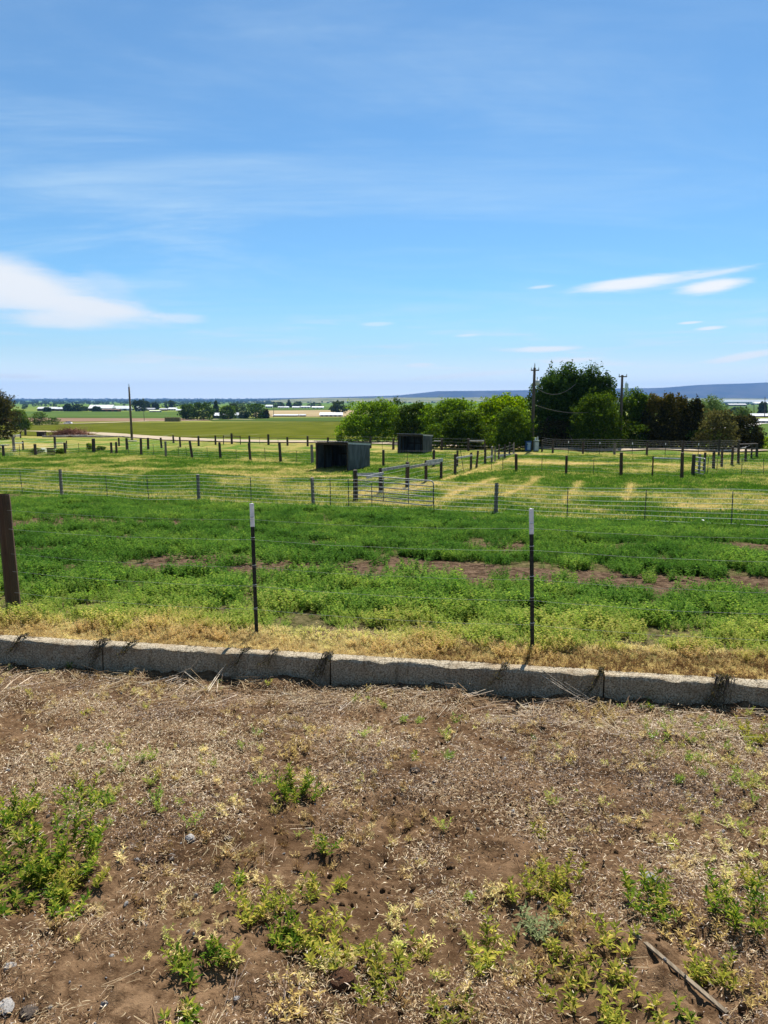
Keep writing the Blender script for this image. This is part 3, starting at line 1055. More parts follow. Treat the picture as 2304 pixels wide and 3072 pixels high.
# near fence, just behind the curb
def near_fence():
    posts = [(42, 1845, 8, 1482), (770, 1903, 755, 1512), (1597, 1955, 1594, 1528)]
    B = [hit(px, py) for px, py, _, _ in posts]
    T = [at_depth(tx, ty, b.y) for (px, py, tx, ty), b in zip(posts, B)]
    step = (B[2] - B[1])
    step.z = 0
    for q in (1, 2):                                         # the run goes on beyond the frame
        B.append(B[2] + step * q)
        B[-1].z = float(gz(B[-1].x, B[-1].y))
        T.append(B[-1] + Vector((0, 0, 1.35)))
    o = B[0].copy()
    rt = root('wire_fence', o, 'near wire fence with a round brown post and black steel posts behind the concrete curb', 'fence')
    c = obj('wood_post', WOOD['brown_post'][1], rt, (0, 0, 0))
    h = aim(c, B[0], T[0])
    c.scale = (0.074, 0.074, h)
    c['label'] = 'leaning round brown wooden post'
    for i in range(1, 5):
        p = obj('steel_post', TPOST['black_steel'], rt, B[i] - o)
        h = aim(p, B[i], T[i])
        p.scale = (1.0, 1.0, h)
        if i in (1, 2):
            p['label'] = 'black steel post with white painted tip'
        tipm = t_post_mesh('white_paint', 0.83, 1.004, 1.12, True, h)
        obj('white_tip', tipm, p)
        for f in (0.9, 0.745, 0.535, 0.385, 0.205):
            k = MB().tube([(0.02 * math.cos(a), -0.004 + 0.022 * math.sin(a), f + 0.006 * a / 6) for a in np.linspace(0, 6.0, 7)], 0.0025, 4)
            k.build('wire_clip', 'galvanised_wire', p)
    # the post before the leaning one, off to the left
    B.insert(0, B[0] - (B[2] - B[1]) * 1.2)
    T.insert(0, B[0] + Vector((0, 0, 1.3)))
    for f in (0.9, 0.745, 0.535, 0.385, 0.205):
        pts = []
        for i in range(len(B)):
            q = B[i] + (T[i] - B[i]).normalized() * 1.36 * f + Vector((0, -0.03, 0)) - o
            if pts:
                a = pts[-1]
                for s in np.linspace(0.1, 0.9, 9):
                    m = a + (q - a) * s
                    m.z += -0.03 * 4 * s * (1 - s) + random.uniform(-0.004, 0.004)
                    pts.append(m)
                pts.append(q)
            else:
                pts.append(q)
        MB().tube(pts, 0.0009, 4).build('wire', 'galvanised_wire', rt)


near_fence()

# fence on the far edge of the alfalfa
f2 = Fence('wire_fence', 'strand wire fence with grey posts along the far edge of the alfalfa', [
    ('W', -330, 1468, 1392, None, 0.075), ('T', -150, 1474, 1400), ('T', 68, 1481, 1411, 59), ('W', 186, 1490, 1408, 180, 0.075), ('T', 323, 1495, 1426, 316), ('T', 447, 1508, 1426, 440), ('W', 597, 1505, 1423, 593, 0.075),
    ('T', 754, 1514, 1432, 751), ('W', 940, 1523, 1433, 936, 0.075), ('T', 992, 1527, 1434, 990), ('T', 1046, 1529, 1437, 1045), ('T', 1116, 1529, 1450, 1115), ('T', 1301, 1538, 1455, 1301),
    ('W', 1487, 1547, 1449, 1490, 0.075), ('T', 1701, 1561, 1462, 1704), ('T', 1933, 1572, 1470, 1939), ('T', 2193, 1584, 1475, 2199), ('T', 2450, 1596, 1482, 2458)], 'grey_post', tscale=0.85)
f2.wires((0.12, 0.25, 0.38, 0.5, 0.63, 0.76, 0.9, 1.0), 0.0055, off=0.06, mat='bright_wire')
f2.mesh_stays(0.1, 1.2, 0.45, 0.0014, mat='bright_wire')

# lane fence running back from the gate
lane = Fence('lane_fence', 'fence of dark posts and silver boards running back from the tubular gate', [
    ('W', 1066, 1505, 1410, None, 0.11), ('W', 1142, 1480, 1404, None, 0.1), ('W', 1222, 1460, 1386, None, 0.11), ('W', 1278, 1445, 1381, None, 0.09), ('W', 1323, 1436.5, 1377, None, 0.09),
    ('W', 1365, 1424, 1363, None, 0.09), ('T', 1391, 1415, 1348, 1381), ('W', 1413, 1410, 1358, None, 0.085), ('W', 1429, 1403, 1352, 1434, 0.085), ('W', 1455, 1393, 1344, None, 0.09),
    ('W', 1475, 1388, 1339.5, None, 0.085, 'grey_post'), ('W', 1485, 1385, 1340, None, 0.06, 'grey_post'), ('W', 1496, 1380, 1335, None, 0.085), ('W', 1514, 1375, 1333, None, 0.085), ('W', 1528, 1367, 1328, None, 0.085), ('W', 1541, 1362, 1327, None, 0.085, 'grey_post')])
D = [b.y for b in lane.b]
lane.rail((1071, 1424), (1146, 1422), D[0] - 0.15, D[1] - 0.15)
lane.rail((1100, 1432), (1150, 1420), D[0] + 0.8, D[1] - 0.22)
lane.rail((1146, 1410), (1228, 1396), D[1] - 0.16, D[2] - 0.16)
lane.rail((1230, 1402), (1282, 1392), D[2] - 0.18, D[3] - 0.16)
lane.rail((1280, 1387), (1328, 1380), D[3] - 0.14, D[4] - 0.14, (0.04, 0.2))
lane.rail((1283, 1395), (1320, 1389), D[3] - 0.16, D[4] - 0.16, (0.04, 0.09))
lane.rail((1369, 1374), (1417, 1366), D[5] - 0.12, D[7] - 0.12, (0.05, 0.09))
lane.rail((1458, 1373), (1478, 1369), D[9] - 0.1, D[10] - 0.1, (0.05, 0.12))
lane.rail((1498, 1367), (1566, 1361), D[12] - 0.1, D[15] + 6, (0.06, 0.2))
lane.wires((0.15, 0.35, 0.55, 0.75), 0.004, off=0.0)

# right paddock, front run
f4 = Fence('paddock_fence', 'fence of brown posts and thin steel posts across the front of the right paddock', [
    ('T', 1475, 1411, 1372), ('T', 1508, 1411, 1375), ('W', 1549, 1414, 1362, 1548, 0.1), ('T', 1625, 1414, 1372), ('W', 1698, 1420, 1367, None, 0.09), ('T', 1780, 1420, 1376.6, 1782), ('W', 1863, 1427, 1357, 1864, 0.11),
    ('W', 1957, 1429, 1368.5, 1960, 0.05, 'brown_post'), ('W', 2045, 1436, 1358, 2047, 0.11)], 'brown_post')
D4 = [b.y for b in f4.b]
f4.rail((1961, 1374), (2042, 1376.6), D4[7], D4[8], (0.045, 0.1), rnd=True)
f4.wires((0.15, 0.35, 0.55, 0.75, 0.95), 0.003)
f4.mesh_stays(0.12, 0.95, 0.3, 0.002)

f4b = Fence('mesh_fence', 'woven wire fence on thin steel posts at the right edge beyond the small gate', [
    ('T', 2122, 1423, 1371), ('T', 2150.5, 1423.6, 1375, 2152), ('T', 2224, 1424, 1376.6, 2227), ('T', 2291.5, 1427, 1375, 2291), ('T', 2380, 1430, 1376)], tscale=1.0)
f4b.wires((0.08, 0.22, 0.36, 0.5, 0.64, 0.78, 0.92), 0.003)
f4b.mesh_stays(0.06, 0.95, 0.2, 0.002)

f5 = Fence('side_fence', 'fence of stout dark posts going back along the right side of the paddock', [
    ('W', 2096, 1420, 1362, None, 0.09, 'grey_post'), ('W', 2112, 1414, 1357, None, 0.09), ('W', 2140, 1408, 1350, 2142, 0.11), ('W', 2165, 1400, 1348.6, 2167, 0.1), ('W', 2195, 1395, 1340, None, 0.1), ('W', 2215, 1390, 1338, 2216, 0.1),
    ('W', 2236, 1384, 1339, 2238, 0.1), ('W', 2254, 1375, 1335, 2256, 0.08), ('W', 2270, 1372, 1331, 2271, 0.12)])
D5 = [b.y for b in f5.b]
f5.rail((2217, 1333), (2268, 1331), D5[5] + 3, D5[8], (0.06, 0.12), 'weathered_post', rnd=True)
f5.rail((2226, 1345), (2238, 1343), D5[6] - 0.1, D5[6] - 0.15, (0.06, 0.1), rnd=True)
f5.wires((0.2, 0.45, 0.7, 0.95), 0.004)

f6 = Fence('back_fence', 'woven wire fence before the dark tree row at the back of the right paddock', [
    ('W', 1626, 1354, 1320.5, None, 0.1), ('W', 1658, 1359, 1320, None, 0.1), ('T', 1704.5, 1361, 1323), ('W', 1749, 1361, 1325, None, 0.1), ('T', 1798.5, 1363, 1326), ('W', 1843, 1363, 1328, None, 0.11, 'grey_post'), ('T', 1896, 1365, 1328),
    ('W', 1940, 1366.6, 1328, None, 0.11), ('T', 1995, 1367.5, 1329), ('W', 2047, 1368, 1321, None, 0.12), ('T', 2094, 1369, 1330), ('W', 2156, 1368, 1320.5, None, 0.1), ('W', 2214, 1369, 1320, None, 0.1)], tip=True, tscale=1.3)
f6.wires((0.12, 0.3, 0.48, 0.66, 0.84, 1.0, 1.15), 0.004)
f6.mesh_stays(0.1, 1.15, 0.3, 0.003)

# left paddock, front run
f7 = Fence('paddock_fence', 'fence of mixed leaning posts across the left paddock to the nearer shed', [
    ('T', 3, 1363, 1333), ('W', 11, 1369, 1336, None, 0.11), ('T', 60, 1367, 1333.5), ('W', 107, 1366, 1332, None, 0.13), ('W', 196, 1361.6, 1328, None, 0.12), ('T', 237, 1358, 1328), ('W', 282, 1357, 1316, None, 0.17), ('W', 335, 1360.7, 1327, None, 0.11), ('W', 350, 1361, 1326, None, 0.11),
    ('T', 386, 1363, 1328), ('W', 424, 1367, 1313.6, 422, 0.115), ('T', 461.5, 1367, 1331, 459), ('W', 498, 1369, 1323.6, None, 0.1, 'grey_post'), ('T', 536, 1370, 1338), ('T', 560, 1370, 1340, 557), ('W', 577, 1373, 1321, 569, 0.11),
    ('T', 622, 1373, 1342), ('W', 661.5, 1377, 1327, 658, 0.11), ('T', 709, 1378, 1347), ('W', 751.5, 1381.6, 1329, 747, 0.11), ('T', 796, 1382, 1343.6, 794), ('W', 842, 1386, 1329, 838, 0.11), ('T', 890, 1388, 1352),
    ('W', 938, 1391, 1334, 935, 0.11, 'grey_post')])
f7.wires((0.1, 0.28, 0.46, 0.64, 0.82), 0.0035)
f7b = Fence('paddock_fence', 'short run of dark posts from the right of the nearer shed to the board fence', [
    ('W', 1150, 1399, 1349.5, None, 0.1), ('T', 1222, 1400, 1355), ('W', 1301, 1400, 1350, None, 0.1), ('W', 1372, 1400, 1352, None, 0.08)])
f7b.wires((0.15, 0.35, 0.55, 0.75, 0.95), 0.0035)

# fence along the dirt road
f8 = Fence('road_fence', 'fence of dark posts with a pipe brace along the near side of the dirt road', [
    ('W', 357.5, 1338, 1313, 356, 0.11), ('W', 381, 1351, 1314.5, None, 0.13), ('W', 445, 1348, 1313.6, None, 0.13), ('W', 485, 1344, 1313, 482, 0.12), ('W', 521, 1329, 1305.5, 519, 0.13), ('W', 541, 1341.7, 1311, 539, 0.11), ('W', 596, 1338, 1308, 595, 0.13),
    ('W', 647, 1334.5, 1306.5, 646, 0.12), ('W', 671, 1333.6, 1306.5, None, 0.055), ('W', 695.5, 1332, 1300, 694.5, 0.14), ('W', 721.7, 1333.6, 1307, 720, 0.055), ('W', 749, 1334.5, 1307, 748, 0.12), ('T', 779, 1334, 1312), ('W', 805.6, 1334.5, 1303, 804.5, 0.14), ('T', 834.5, 1336, 1314),
    ('W', 863, 1337, 1311, 862, 0.13), ('W', 923, 1338.6, 1308, None, 0.13), ('W', 984, 1340, 1312, None, 0.13), ('T', 1045, 1342, 1315), ('W', 1111.6, 1345, 1313, None, 0.13), ('T', 1147, 1347, 1316), ('W', 1180, 1348.6, 1315, None, 0.13), ('W', 1325, 1351, 1317, None, 0.13), ('T', 1333, 1351, 1317),
    ('W', 1405, 1353.5, 1316, None, 0.14), ('W', 1454, 1356, 1322, None, 0.08)])
D8 = [b.y for b in f8.b]
f8.rail((672, 1308), (693, 1308), D8[8], D8[9], (0.05, 0.1), 'grey_post', rnd=True)
f8.rail((698, 1308), (721, 1310), D8[9], D8[10], (0.05, 0.1), 'weathered_post', rnd=True)
f8.rail((1302, 1323), (1324, 1323), D8[22], D8[22], (0.06, 0.1), 'silver_board', rnd=True)
f8.rail((1408, 1323), (1453, 1323), D8[24], D8[25], (0.06, 0.1), 'silver_board', rnd=True)
f8.rail((384, 1323), (410, 1323), D8[1], D8[1], (0.06, 0.1), 'silver_board', rnd=True)
f8.wires((0.2, 0.5, 0.8, 1.1), 0.004)

# corral at the far left
f9 = Fence('corral_fence', 'corral fence with tall grey posts and a top pole near the dark left tree', [
    ('W', -60, 1360, 1318, None, 0.12, 'grey_post'), ('W', 42.5, 1357, 1310, None, 0.13, 'grey_post'), ('W', 70, 1351, 1323, None, 0.09), ('W', 166, 1345, 1311, None, 0.13), ('W', 201, 1346, 1322, None, 0.06)])
D9 = [b.y for b in f9.b]
f9.rail((42, 1329), (69, 1329), D9[1], D9[2], (0.05, 0.1), 'silver_board', rnd=True)
f9.rail((168, 1329), (196, 1329), D9[3], D9[4], (0.05, 0.1), 'silver_board', rnd=True)
f9.rail((2, 1336), (28, 1335), D9[1] - 6, D9[1] - 6, (0.05, 0.1), 'silver_board', rnd=True)
f9.wires((0.15, 0.4, 0.65, 0.9), 0.004)
f10 = Fence('rail_fence', 'pole rail fence with two short posts behind the left corral', [
    ('W', 24, 1316, 1303, None, 0.1), ('W', 62, 1314, 1295.6, None, 0.12), ('W', 77, 1307, 1286.5, None, 0.22)])
D10 = [b.y for b in f10.b]
f10.rail((24, 1307), (61, 1305), D10[0], D10[1], (0.08, 0.1), 'silver_board', rnd=True)
f10.rail((24, 1310), (61, 1309), D10[0], D10[1], (0.06, 0.1), 'silver_board', rnd=True)


# ------------------------------------------------------------------ gates
def tube_gate(label, hinge, free, h, rails, rad, braces):
    a, b = hinge, free
    rt = root('field_gate', a, label, 'gate')
    d = (b - a)
    L = d.length
    e = d.normalized()
    up = Vector((0, 0, 1))
    z0 = 0.18
    fr = MB()
    c = 0.14
    pts = [up * z0, up * h, e * (L - c) + up * h, e * (L - 0.3 * c) + up * (h - 0.3 * c), e * L + up * (h - c), e * L + up * (z0 + c), e * (L - 0.3 * c) + up * (z0 + 0.3 * c), e * (L - c) + up * z0, up * z0]
    fr.tube(pts, rad, 7).build('frame', 'gate_steel', rt, smooth=True)
    for i in range(1, rails - 1):
        z = z0 + (h - z0) * (i / (rails - 1)) ** 1.12
        MB().tube([up * z, e * L + up * z], rad * 0.9, 7).build('rail', 'gate_steel', rt, smooth=True)
    for f in braces:
        MB().tube([e * L * f + up * z0 + Vector((0, -0.02, 0)), e * L * f + up * h + Vector((0, -0.02, 0))], rad * 0.85, 6).build('brace', 'gate_steel', rt, smooth=True)
    for z in (z0 + 0.2, h - 0.2):
        MB().box((up * z - e * 0.05)[:], (0.1, 0.04, 0.05)).build('hinge', 'black_steel', rt)
    return rt


ga, gb = hit(1073, 1507), hit(1300, 1531)
tube_gate('silver six rail tubular gate hung on the thick post at the lane mouth', ga, gb, 1.22, 6, 0.026, (0.36, 0.69))
ga, gb = hit(2079, 1424.5), hit(2113, 1432)
tube_gate('small silver tubular gate standing ajar by the right paddock posts', ga, gb, 1.15, 5, 0.03, (0.5,))
# its hinge post is part of no run
b = hit(2078, 1425)
hp = obj('gate_post', WOOD['weathered_post'][2], None, b)
hp.scale = (0.12, 0.12, 1.32)
tag(hp, 'thick dark post that the small right paddock gate hangs on', 'post')


# ------------------------------------------------------------------ livestock sheds
def corrugate(w, h0, h1, per=0.19, dep=0.028):
    """upright sheet along +x from 0..w, height h0 at x=0 to h1 at x=w, ribs towards -y"""
    xs, ys = [], []
    x = 0.0
    while x < w - 1e-6:
        for fx, fy in ((0, 0), (0.55, 0), (0.68, -dep), (0.87, -dep)):
            q = x + fx * per
            if q < w:
                xs.append(q)
                ys.append(fy)
        x += per
    xs.append(w)
    ys.append(0)
    V, F = [], []
    for x, y in zip(xs, ys):
        V += [(x, y, 0.02), (x, y, h0 + (h1 - h0) * x / w)]
    n = len(xs)
    V += [(x, y + 0.006, z) for x, y, z in V]
    for i in range(n - 1):
        a = 2 * i
        F.append((a, a + 2, a + 3, a + 1))
        F.append((a + 2 * n, a + 1 + 2 * n, a + 3 + 2 * n, a + 2 + 2 * n))
    return V, F


def shed(label, fl, fr, depth, hf, hb, extra):
    rz = math.atan2(fr.y - fl.y, fr.x - fl.x)
    w = (fr.to_2d() - fl.to_2d()).length
    rt = root('livestock_shed', fl, label, 'shed', None, rz)
    z0 = min(fl.z, fr.z) - fl.z - 0.05

    def panel(name, w_, h0, h1, M, mat='corrugated_steel'):
        V, F = corrugate(w_, h0, h1)
        me = bpy.data.meshes.new(name)
        me.from_pydata([tuple(M @ Vector(v)) for v in V], [], F)
        me.materials.append(MATS[mat])
        return obj(name, me, rt, (0, 0, z0))
    panel('side_wall', depth, hf - 0.06, hb - 0.06, Matrix.Translation((w, 0, 0)) @ Matrix.Rotation(math.pi / 2, 4, 'Z'))
    panel('side_wall', depth, hb - 0.06, hf - 0.06, Matrix.Translation((0, depth, 0)) @ Matrix.Rotation(-math.pi / 2, 4, 'Z'))
    panel('back_wall', w, hb - 0.06, hb - 0.06, Matrix.Translation((w, depth, 0)) @ Matrix.Rotation(math.pi, 4, 'Z'))
    # roof: ribs run front to back
    ov = 0.13
    V, F = [], []
    x, per, xs = -ov, 0.2, []
    while x < w + ov:
        for fx, fz in ((0, 0), (0.5, 0), (0.64, 0.035), (0.86, 0.035)):
            if x + fx * per < w + ov:
                xs.append((x + fx * per, fz))
        x += per
    for (x, z) in xs:
        V += [(x, -ov - 0.05, hf + 0.03 + z + (hf - hb) / depth * (ov + 0.05)), (x, depth + ov, hb + 0.03 + z - (hf - hb) / depth * ov)]
    n = len(V)
    V += [(x, y, z - 0.012) for x, y, z in V]
    for i in range(len(xs) - 1):
        a = 2 * i
        F += [(a, a + 2, a + 3, a + 1), (a + n, a + 1 + n, a + 3 + n, a + 2 + n), (a, a + n, a + 2 + n, a + 2), (a + 1, a + 3, a + 3 + n, a + 1 + n)]
    me = bpy.data.meshes.new('roof')
    me.from_pydata(V, [], F)
    me.materials.append(MATS['corrugated_steel'])
    obj('roof', me, rt, (0, 0, z0))
    for x in (0.06, w - 0.06):
        MB().box((x, 0.04, hf / 2 - 0.05), (0.1, 0.09, hf - 0.02)).build('corner_post', 'shed_timber', rt, (0, 0, z0))
    MB().box((w / 2, 0.05, hf - 0.1), (w - 0.22, 0.07, 0.17)).build('header_beam', 'shed_timber', rt, (0, 0, z0))
    for f in extra:
        MB().box((w * f, depth - 0.09, hb / 2), (0.09, 0.08, hb - 0.1)).build('stud', 'shed_timber', rt, (0, 0, z0))
    MB().box((w / 2, depth - 0.08, hb * 0.5), (w - 0.2, 0.05, 0.12)).build('girt', 'shed_timber', rt, (0, 0, z0 + 0.1))
    for f in (0.33, 0.67):
        MB().box((0.09, depth * f, (hf + hb) / 4), (0.08, 0.08, (hf + hb) / 2 - 0.14)).build('stud', 'shed_timber', rt, (0, 0, z0))
    # trim strip along the raking edge of the near side wall
    t = MB()
    for yy, zz in ((-0.08, hf + (hf - hb) / depth * 0.08), (depth + 0.06, hb - (hf - hb) / depth * 0.06)):
        t.v += [(w + 0.035, yy, zz - 0.1), (w + 0.065, yy, zz - 0.1), (w + 0.065, yy, zz + 0.02), (w + 0.035, yy, zz + 0.02)]
    t.f += [(0, 1, 5, 4), (1, 2, 6, 5), (2, 3, 7, 6), (3, 0, 4, 7), (3, 2, 1, 0), (4, 5, 6, 7)]
    t.build('rake_trim', 'grey_metal', rt, (0, 0, z0))
    return rt


def shed_at(label, x0, yb0, x1, yb1, side_px, ytop, yback, extra, ang):
    b1 = hit(x1, yb1)                       # front right corner
    scale = b1.y / FPX
    th = math.radians(ang)
    wd = (x1 - x0) * scale / math.cos(th)
    fl = Vector((b1.x - wd * math.cos(th), b1.y + wd * math.sin(th), 0))
    fl.z = float(gz(fl.x, fl.y))
    dep = side_px * scale / math.sin(th)
    hf = at_depth(x1, ytop, b1.y).z - b1.z
    hb = hf * yback
    return shed(label, fl, b1, dep, hf - 0.08, hb, extra)


shed_at('nearer open fronted corrugated steel shed just left of the board fence', 943, 1411, 1045, 1414, 62, 1322, 0.84, (0.3, 0.55, 0.8), 25)
shed_at('farther open fronted corrugated steel shed in front of the round willows', 1193, 1360, 1269, 1361, 32, 1296, 0.88, (0.3, 0.55, 0.8), 24)


# ------------------------------------------------------------------ trees
def crown_points(lobes, n, rng, shell=0.62):
    vol = np.array([(l[3] * l[4] * l[5]) ** (2 / 3) for l in lobes])
    li = rng.choice(len(lobes), n, p=vol / vol.sum())
    L = np.array(lobes)[li]
    u = rng.normal(size=(n, 3))
    u /= np.linalg.norm(u, axis=1, keepdims=True)
    rr = shell + (1.04 - shell) * rng.random(n) ** 0.6
    rr *= 1 + 0.16 * np.sin(u[:, 0] * 7 + li) * np.sin(u[:, 1] * 6 + 2 * li) + 0.1 * np.sin(u[:, 2] * 9 + li)
    C = L[:, :3] + u * L[:, 3:6] * rr[:, None]
    return C, u


def tree(name, label, base, x0, x1, ytop, ybot, n, leaf, mat, style='round', trunk=True, group=None, top_mat=None, cat='tree', seed=0, leaf_aspect=0.6, lobes_n=9):
    """base pixel (x, y) on the ground; crown between x0..x1 and ytop..ybot in photograph pixels"""
    rng = np.random.default_rng(100 + seed)
    b = hit(*base)
    sc = b.y / FPX
    cx = ((x0 + x1) / 2 - base[0]) * sc
    w = (x1 - x0) * sc * (1.06 if style == 'round' else 1.0)
    zt = at_depth(base[0], ytop, b.y).z - b.z
    zb = max(0.05, at_depth(base[0], ybot, b.y).z - b.z)
    h = zt - zb
    if base[1] - ybot < 12 and cat == 'tree':
        zb = 0.05
        h = zt - zb
        n = int(n * 1.35)
    rt = root(name, b, label, cat, group)
    lobes = []
    if style == 'round':
        lobes.append((cx + rng.uniform(-0.04, 0.04) * w, 0, zb + h * 0.46, w * 0.43, w * 0.42, h * 0.43))
        lobes.append((cx + rng.uniform(-0.06, 0.06) * w, 0, zb + h * 0.24, w * 0.46, w * 0.44, h * 0.26))
        for i in range(lobes_n * 2):
            a = 2 * math.pi * i / lobes_n + rng.uniform(-0.3, 0.3)
            q = rng.uniform(0.26, 0.4)
            s = rng.uniform(0.09, 0.2)
            zc = zb + h * rng.uniform(0.12, 0.72)
            q *= 1 - 0.45 * max(0, (zc - zb) / h - 0.45)
            lobes.append((cx + math.cos(a) * w * q, math.sin(a) * w * q, zc, w * s, w * s, min(h * rng.uniform(0.09, 0.2), zt - zc + 0.03 * h)))
        for i in range(9):
            xx = rng.uniform(-0.3, 0.3)
            lobes.append((cx + xx * w, rng.uniform(-0.25, 0.25) * w, zb + h * (rng.uniform(0.8, 0.9) - 0.7 * xx * xx), w * rng.uniform(0.1, 0.16), w * 0.13, h * rng.uniform(0.09, 0.14)))
    elif style == 'upright':
        for i in range(lobes_n + 2):
            xx = cx + w * rng.uniform(-0.36, 0.36)
            yy = w * rng.uniform(-0.3, 0.3)
            e = abs(xx - cx) / (w * 0.4)
            hh = h * rng.uniform(0.26, 0.4) * (1 - 0.25 * e)
            lobes.append((xx, yy, zt - hh - h * rng.uniform(0, 0.08) - 0.12 * h * e ** 2, w * rng.uniform(0.16, 0.24), w * rng.uniform(0.16, 0.24), hh))
        lobes.append((cx, 0, zb + h * 0.46, w * 0.47, w * 0.44, h * 0.45))
        lobes.append((cx, 0, zb + h * 0.2, w * 0.45, w * 0.44, h * 0.22))
        lobes.append((cx + w * 0.05, 0, zt - h * 0.3, w * 0.17, w * 0.17, h * 0.3))
    elif style == 'conifer':
        for i in range(10):
            t = i / 9
            lobes.append((cx + rng.uniform(-0.04, 0.04) * w, rng.uniform(-0.04, 0.04) * w, zb + h * (0.06 + 0.86 * t), w * 0.5 * (1 - t) ** 0.8 + 0.05 * w, w * 0.5 * (1 - t) ** 0.8 + 0.05 * w, h * 0.09))
    elif style == 'hedge':
        for i in range(lobes_n):
            lobes.append((cx + w * (i / (lobes_n - 1) - 0.5) * 0.85, rng.uniform(-0.1, 0.1) * w, zb + h * rng.uniform(0.35, 0.55), w * 0.8 / lobes_n, w * 0.6 / lobes_n + 0.2, h * rng.uniform(0.4, 0.52)))
    C, u = crown_points(lobes, n, rng)
    ns = int(n * 0.22)
    per = 14
    hub = rng.integers(0, n, ns // per + 1)
    out = C[hub] + u[hub] * np.array([w, w, h]) * rng.uniform(0.0, 0.085, (len(hub), 1))
    C[:ns] = np.repeat(out, per, axis=0)[:ns] + rng.normal(size=(ns, 3)) * np.array([w, w, h]) * 0.022
    u[:ns] = np.repeat(u[hub], per, axis=0)[:ns]
    gap = (np.sin(C[:, 0] * 11 / w + seed) + np.sin(C[:, 2] * 13 / h + 2 * seed) + np.sin(C[:, 1] * 10 / w) > 1.55) & (rng.random(n) < 0.75)
    C, u = C[~gap], u[~gap]
    n = len(C)
    C[:, 2] = np.maximum(C[:, 2], 0.08)
    N = u * 0.7 + rng.normal(size=(n, 3)) * 0.6
    N[:, 2] += 0.25
    A = rng.normal(size=(n, 3)) + np.array([0, 0, -0.5])
    sz = leaf * rng.uniform(0.6, 1.35, n)
    V, F = leaf_quads(C, N, A, sz, leaf_aspect)
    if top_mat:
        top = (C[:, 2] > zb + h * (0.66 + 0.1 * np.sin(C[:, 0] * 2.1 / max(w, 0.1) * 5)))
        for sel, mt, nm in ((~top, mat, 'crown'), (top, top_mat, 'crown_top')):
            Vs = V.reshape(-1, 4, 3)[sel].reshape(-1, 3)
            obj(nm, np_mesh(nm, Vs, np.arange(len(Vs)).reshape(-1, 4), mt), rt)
    else:
        obj('crown', np_mesh('crown', V, F, mat), rt)
    if trunk:
        m = MB()
        r0 = max(0.05, 0.028 * zt)
        mid = Vector((cx * 0.5, 0, zb + h * 0.3))
        m.tube([(0, 0, -0.3), (0, 0, zb * 0.6 + 0.1), mid, (cx, 0, zb + h * 0.8)], [r0 * 1.25, r0, r0 * 0.7, r0 * 0.2], 7)
        for i in range(6):
            L = lobes[rng.integers(len(lobes))]
            s = Vector((cx * 0.3, 0, max(0.2, zb * rng.uniform(0.5, 1.0) + h * 0.1)))
            e = Vector((L[0], L[1], L[2]))
            m.tube([s, s.lerp(e, 0.5) + Vector((0, 0, 0.06 * h)), e], [r0 * 0.55, r0 * 0.35, r0 * 0.1], 5)
        m.build('trunk', 'bark', rt)
    return rt


# the tree row on the right and the willows
tree('willow_tree', 'round light green willow at the left end of the tree row', (1112, 1326), 1020, 1206, 1197, 1324, 15000, 0.26, 'willow_leaf', seed=1, lobes_n=11)
tree('willow_tree', 'dark green bushy tree rising behind the farther shed', (1240, 1330), 1180, 1310, 1206, 1326, 11000, 0.26, 'mid_leaf', seed=2)
tree('willow_tree', 'broad green tree with a flat pale top right of the farther shed', (1345, 1332), 1255, 1446, 1195, 1330, 15000, 0.27, 'willow_leaf', seed=3, lobes_n=11)
tree('broadleaf_tree', 'leafy green tree with drooping boughs in front of the broad flat topped tree', (1395, 1345), 1330, 1455, 1232, 1343, 10000, 0.23, 'mid_leaf', seed=4)
tree('broadleaf_tree', 'small dark tree whose top pokes up behind the willows', (1182, 1296), 1158, 1206, 1188, 1270, 3000, 0.3, 'dark_leaf', seed=5)
tree('willow_tree', 'lime green wide domed tree left of the transformer pole', (1508, 1336), 1408, 1612, 1183, 1334, 16000, 0.27, 'bright_leaf', seed=6, lobes_n=11)
tree('broadleaf_tree', 'mid green tree standing in front of the lime green dome', (1538, 1350), 1482, 1602, 1222, 1346, 10000, 0.22, 'mid_leaf', seed=7)
tree('cottonwood_tree', 'lower left cottonwood of the tall dark clump behind the transformer pole', (1638, 1342), 1580, 1700, 1120, 1336, 14000, 0.27, 'dark_leaf', 'upright', seed=8)
tree('cottonwood_tree', 'tallest dark cottonwood in the middle of the clump', (1690, 1340), 1632, 1762, 1090, 1336, 16000, 0.27, 'dark_leaf', 'upright', seed=9)
tree('cottonwood_tree', 'right hand dark cottonwood with a rounded top in the tall clump', (1772, 1340), 1705, 1836, 1097, 1336, 16000, 0.27, 'dark_leaf', 'upright', seed=10)
tree('broadleaf_tree', 'green broadleaf tree low in front of the right hand cottonwood', (1785, 1347), 1712, 1862, 1178, 1343, 12000, 0.24, 'mid_leaf', seed=11, lobes_n=11)
tree('broadleaf_tree', 'mid green tree behind the slim pole with the crossarm', (1890, 1343), 1838, 1948, 1166, 1340, 11000, 0.25, 'mid_leaf', 'upright', seed=12)
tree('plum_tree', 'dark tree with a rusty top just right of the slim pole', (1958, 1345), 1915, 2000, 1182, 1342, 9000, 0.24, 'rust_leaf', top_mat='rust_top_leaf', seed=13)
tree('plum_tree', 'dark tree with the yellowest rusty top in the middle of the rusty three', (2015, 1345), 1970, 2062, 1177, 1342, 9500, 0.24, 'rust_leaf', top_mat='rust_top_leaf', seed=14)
tree('plum_tree', 'shorter dark tree at the right end of the rusty three', (2068, 1344), 2036, 2104, 1192, 1341, 8000, 0.24, 'rust_leaf', top_mat='rust_leaf', seed=15)
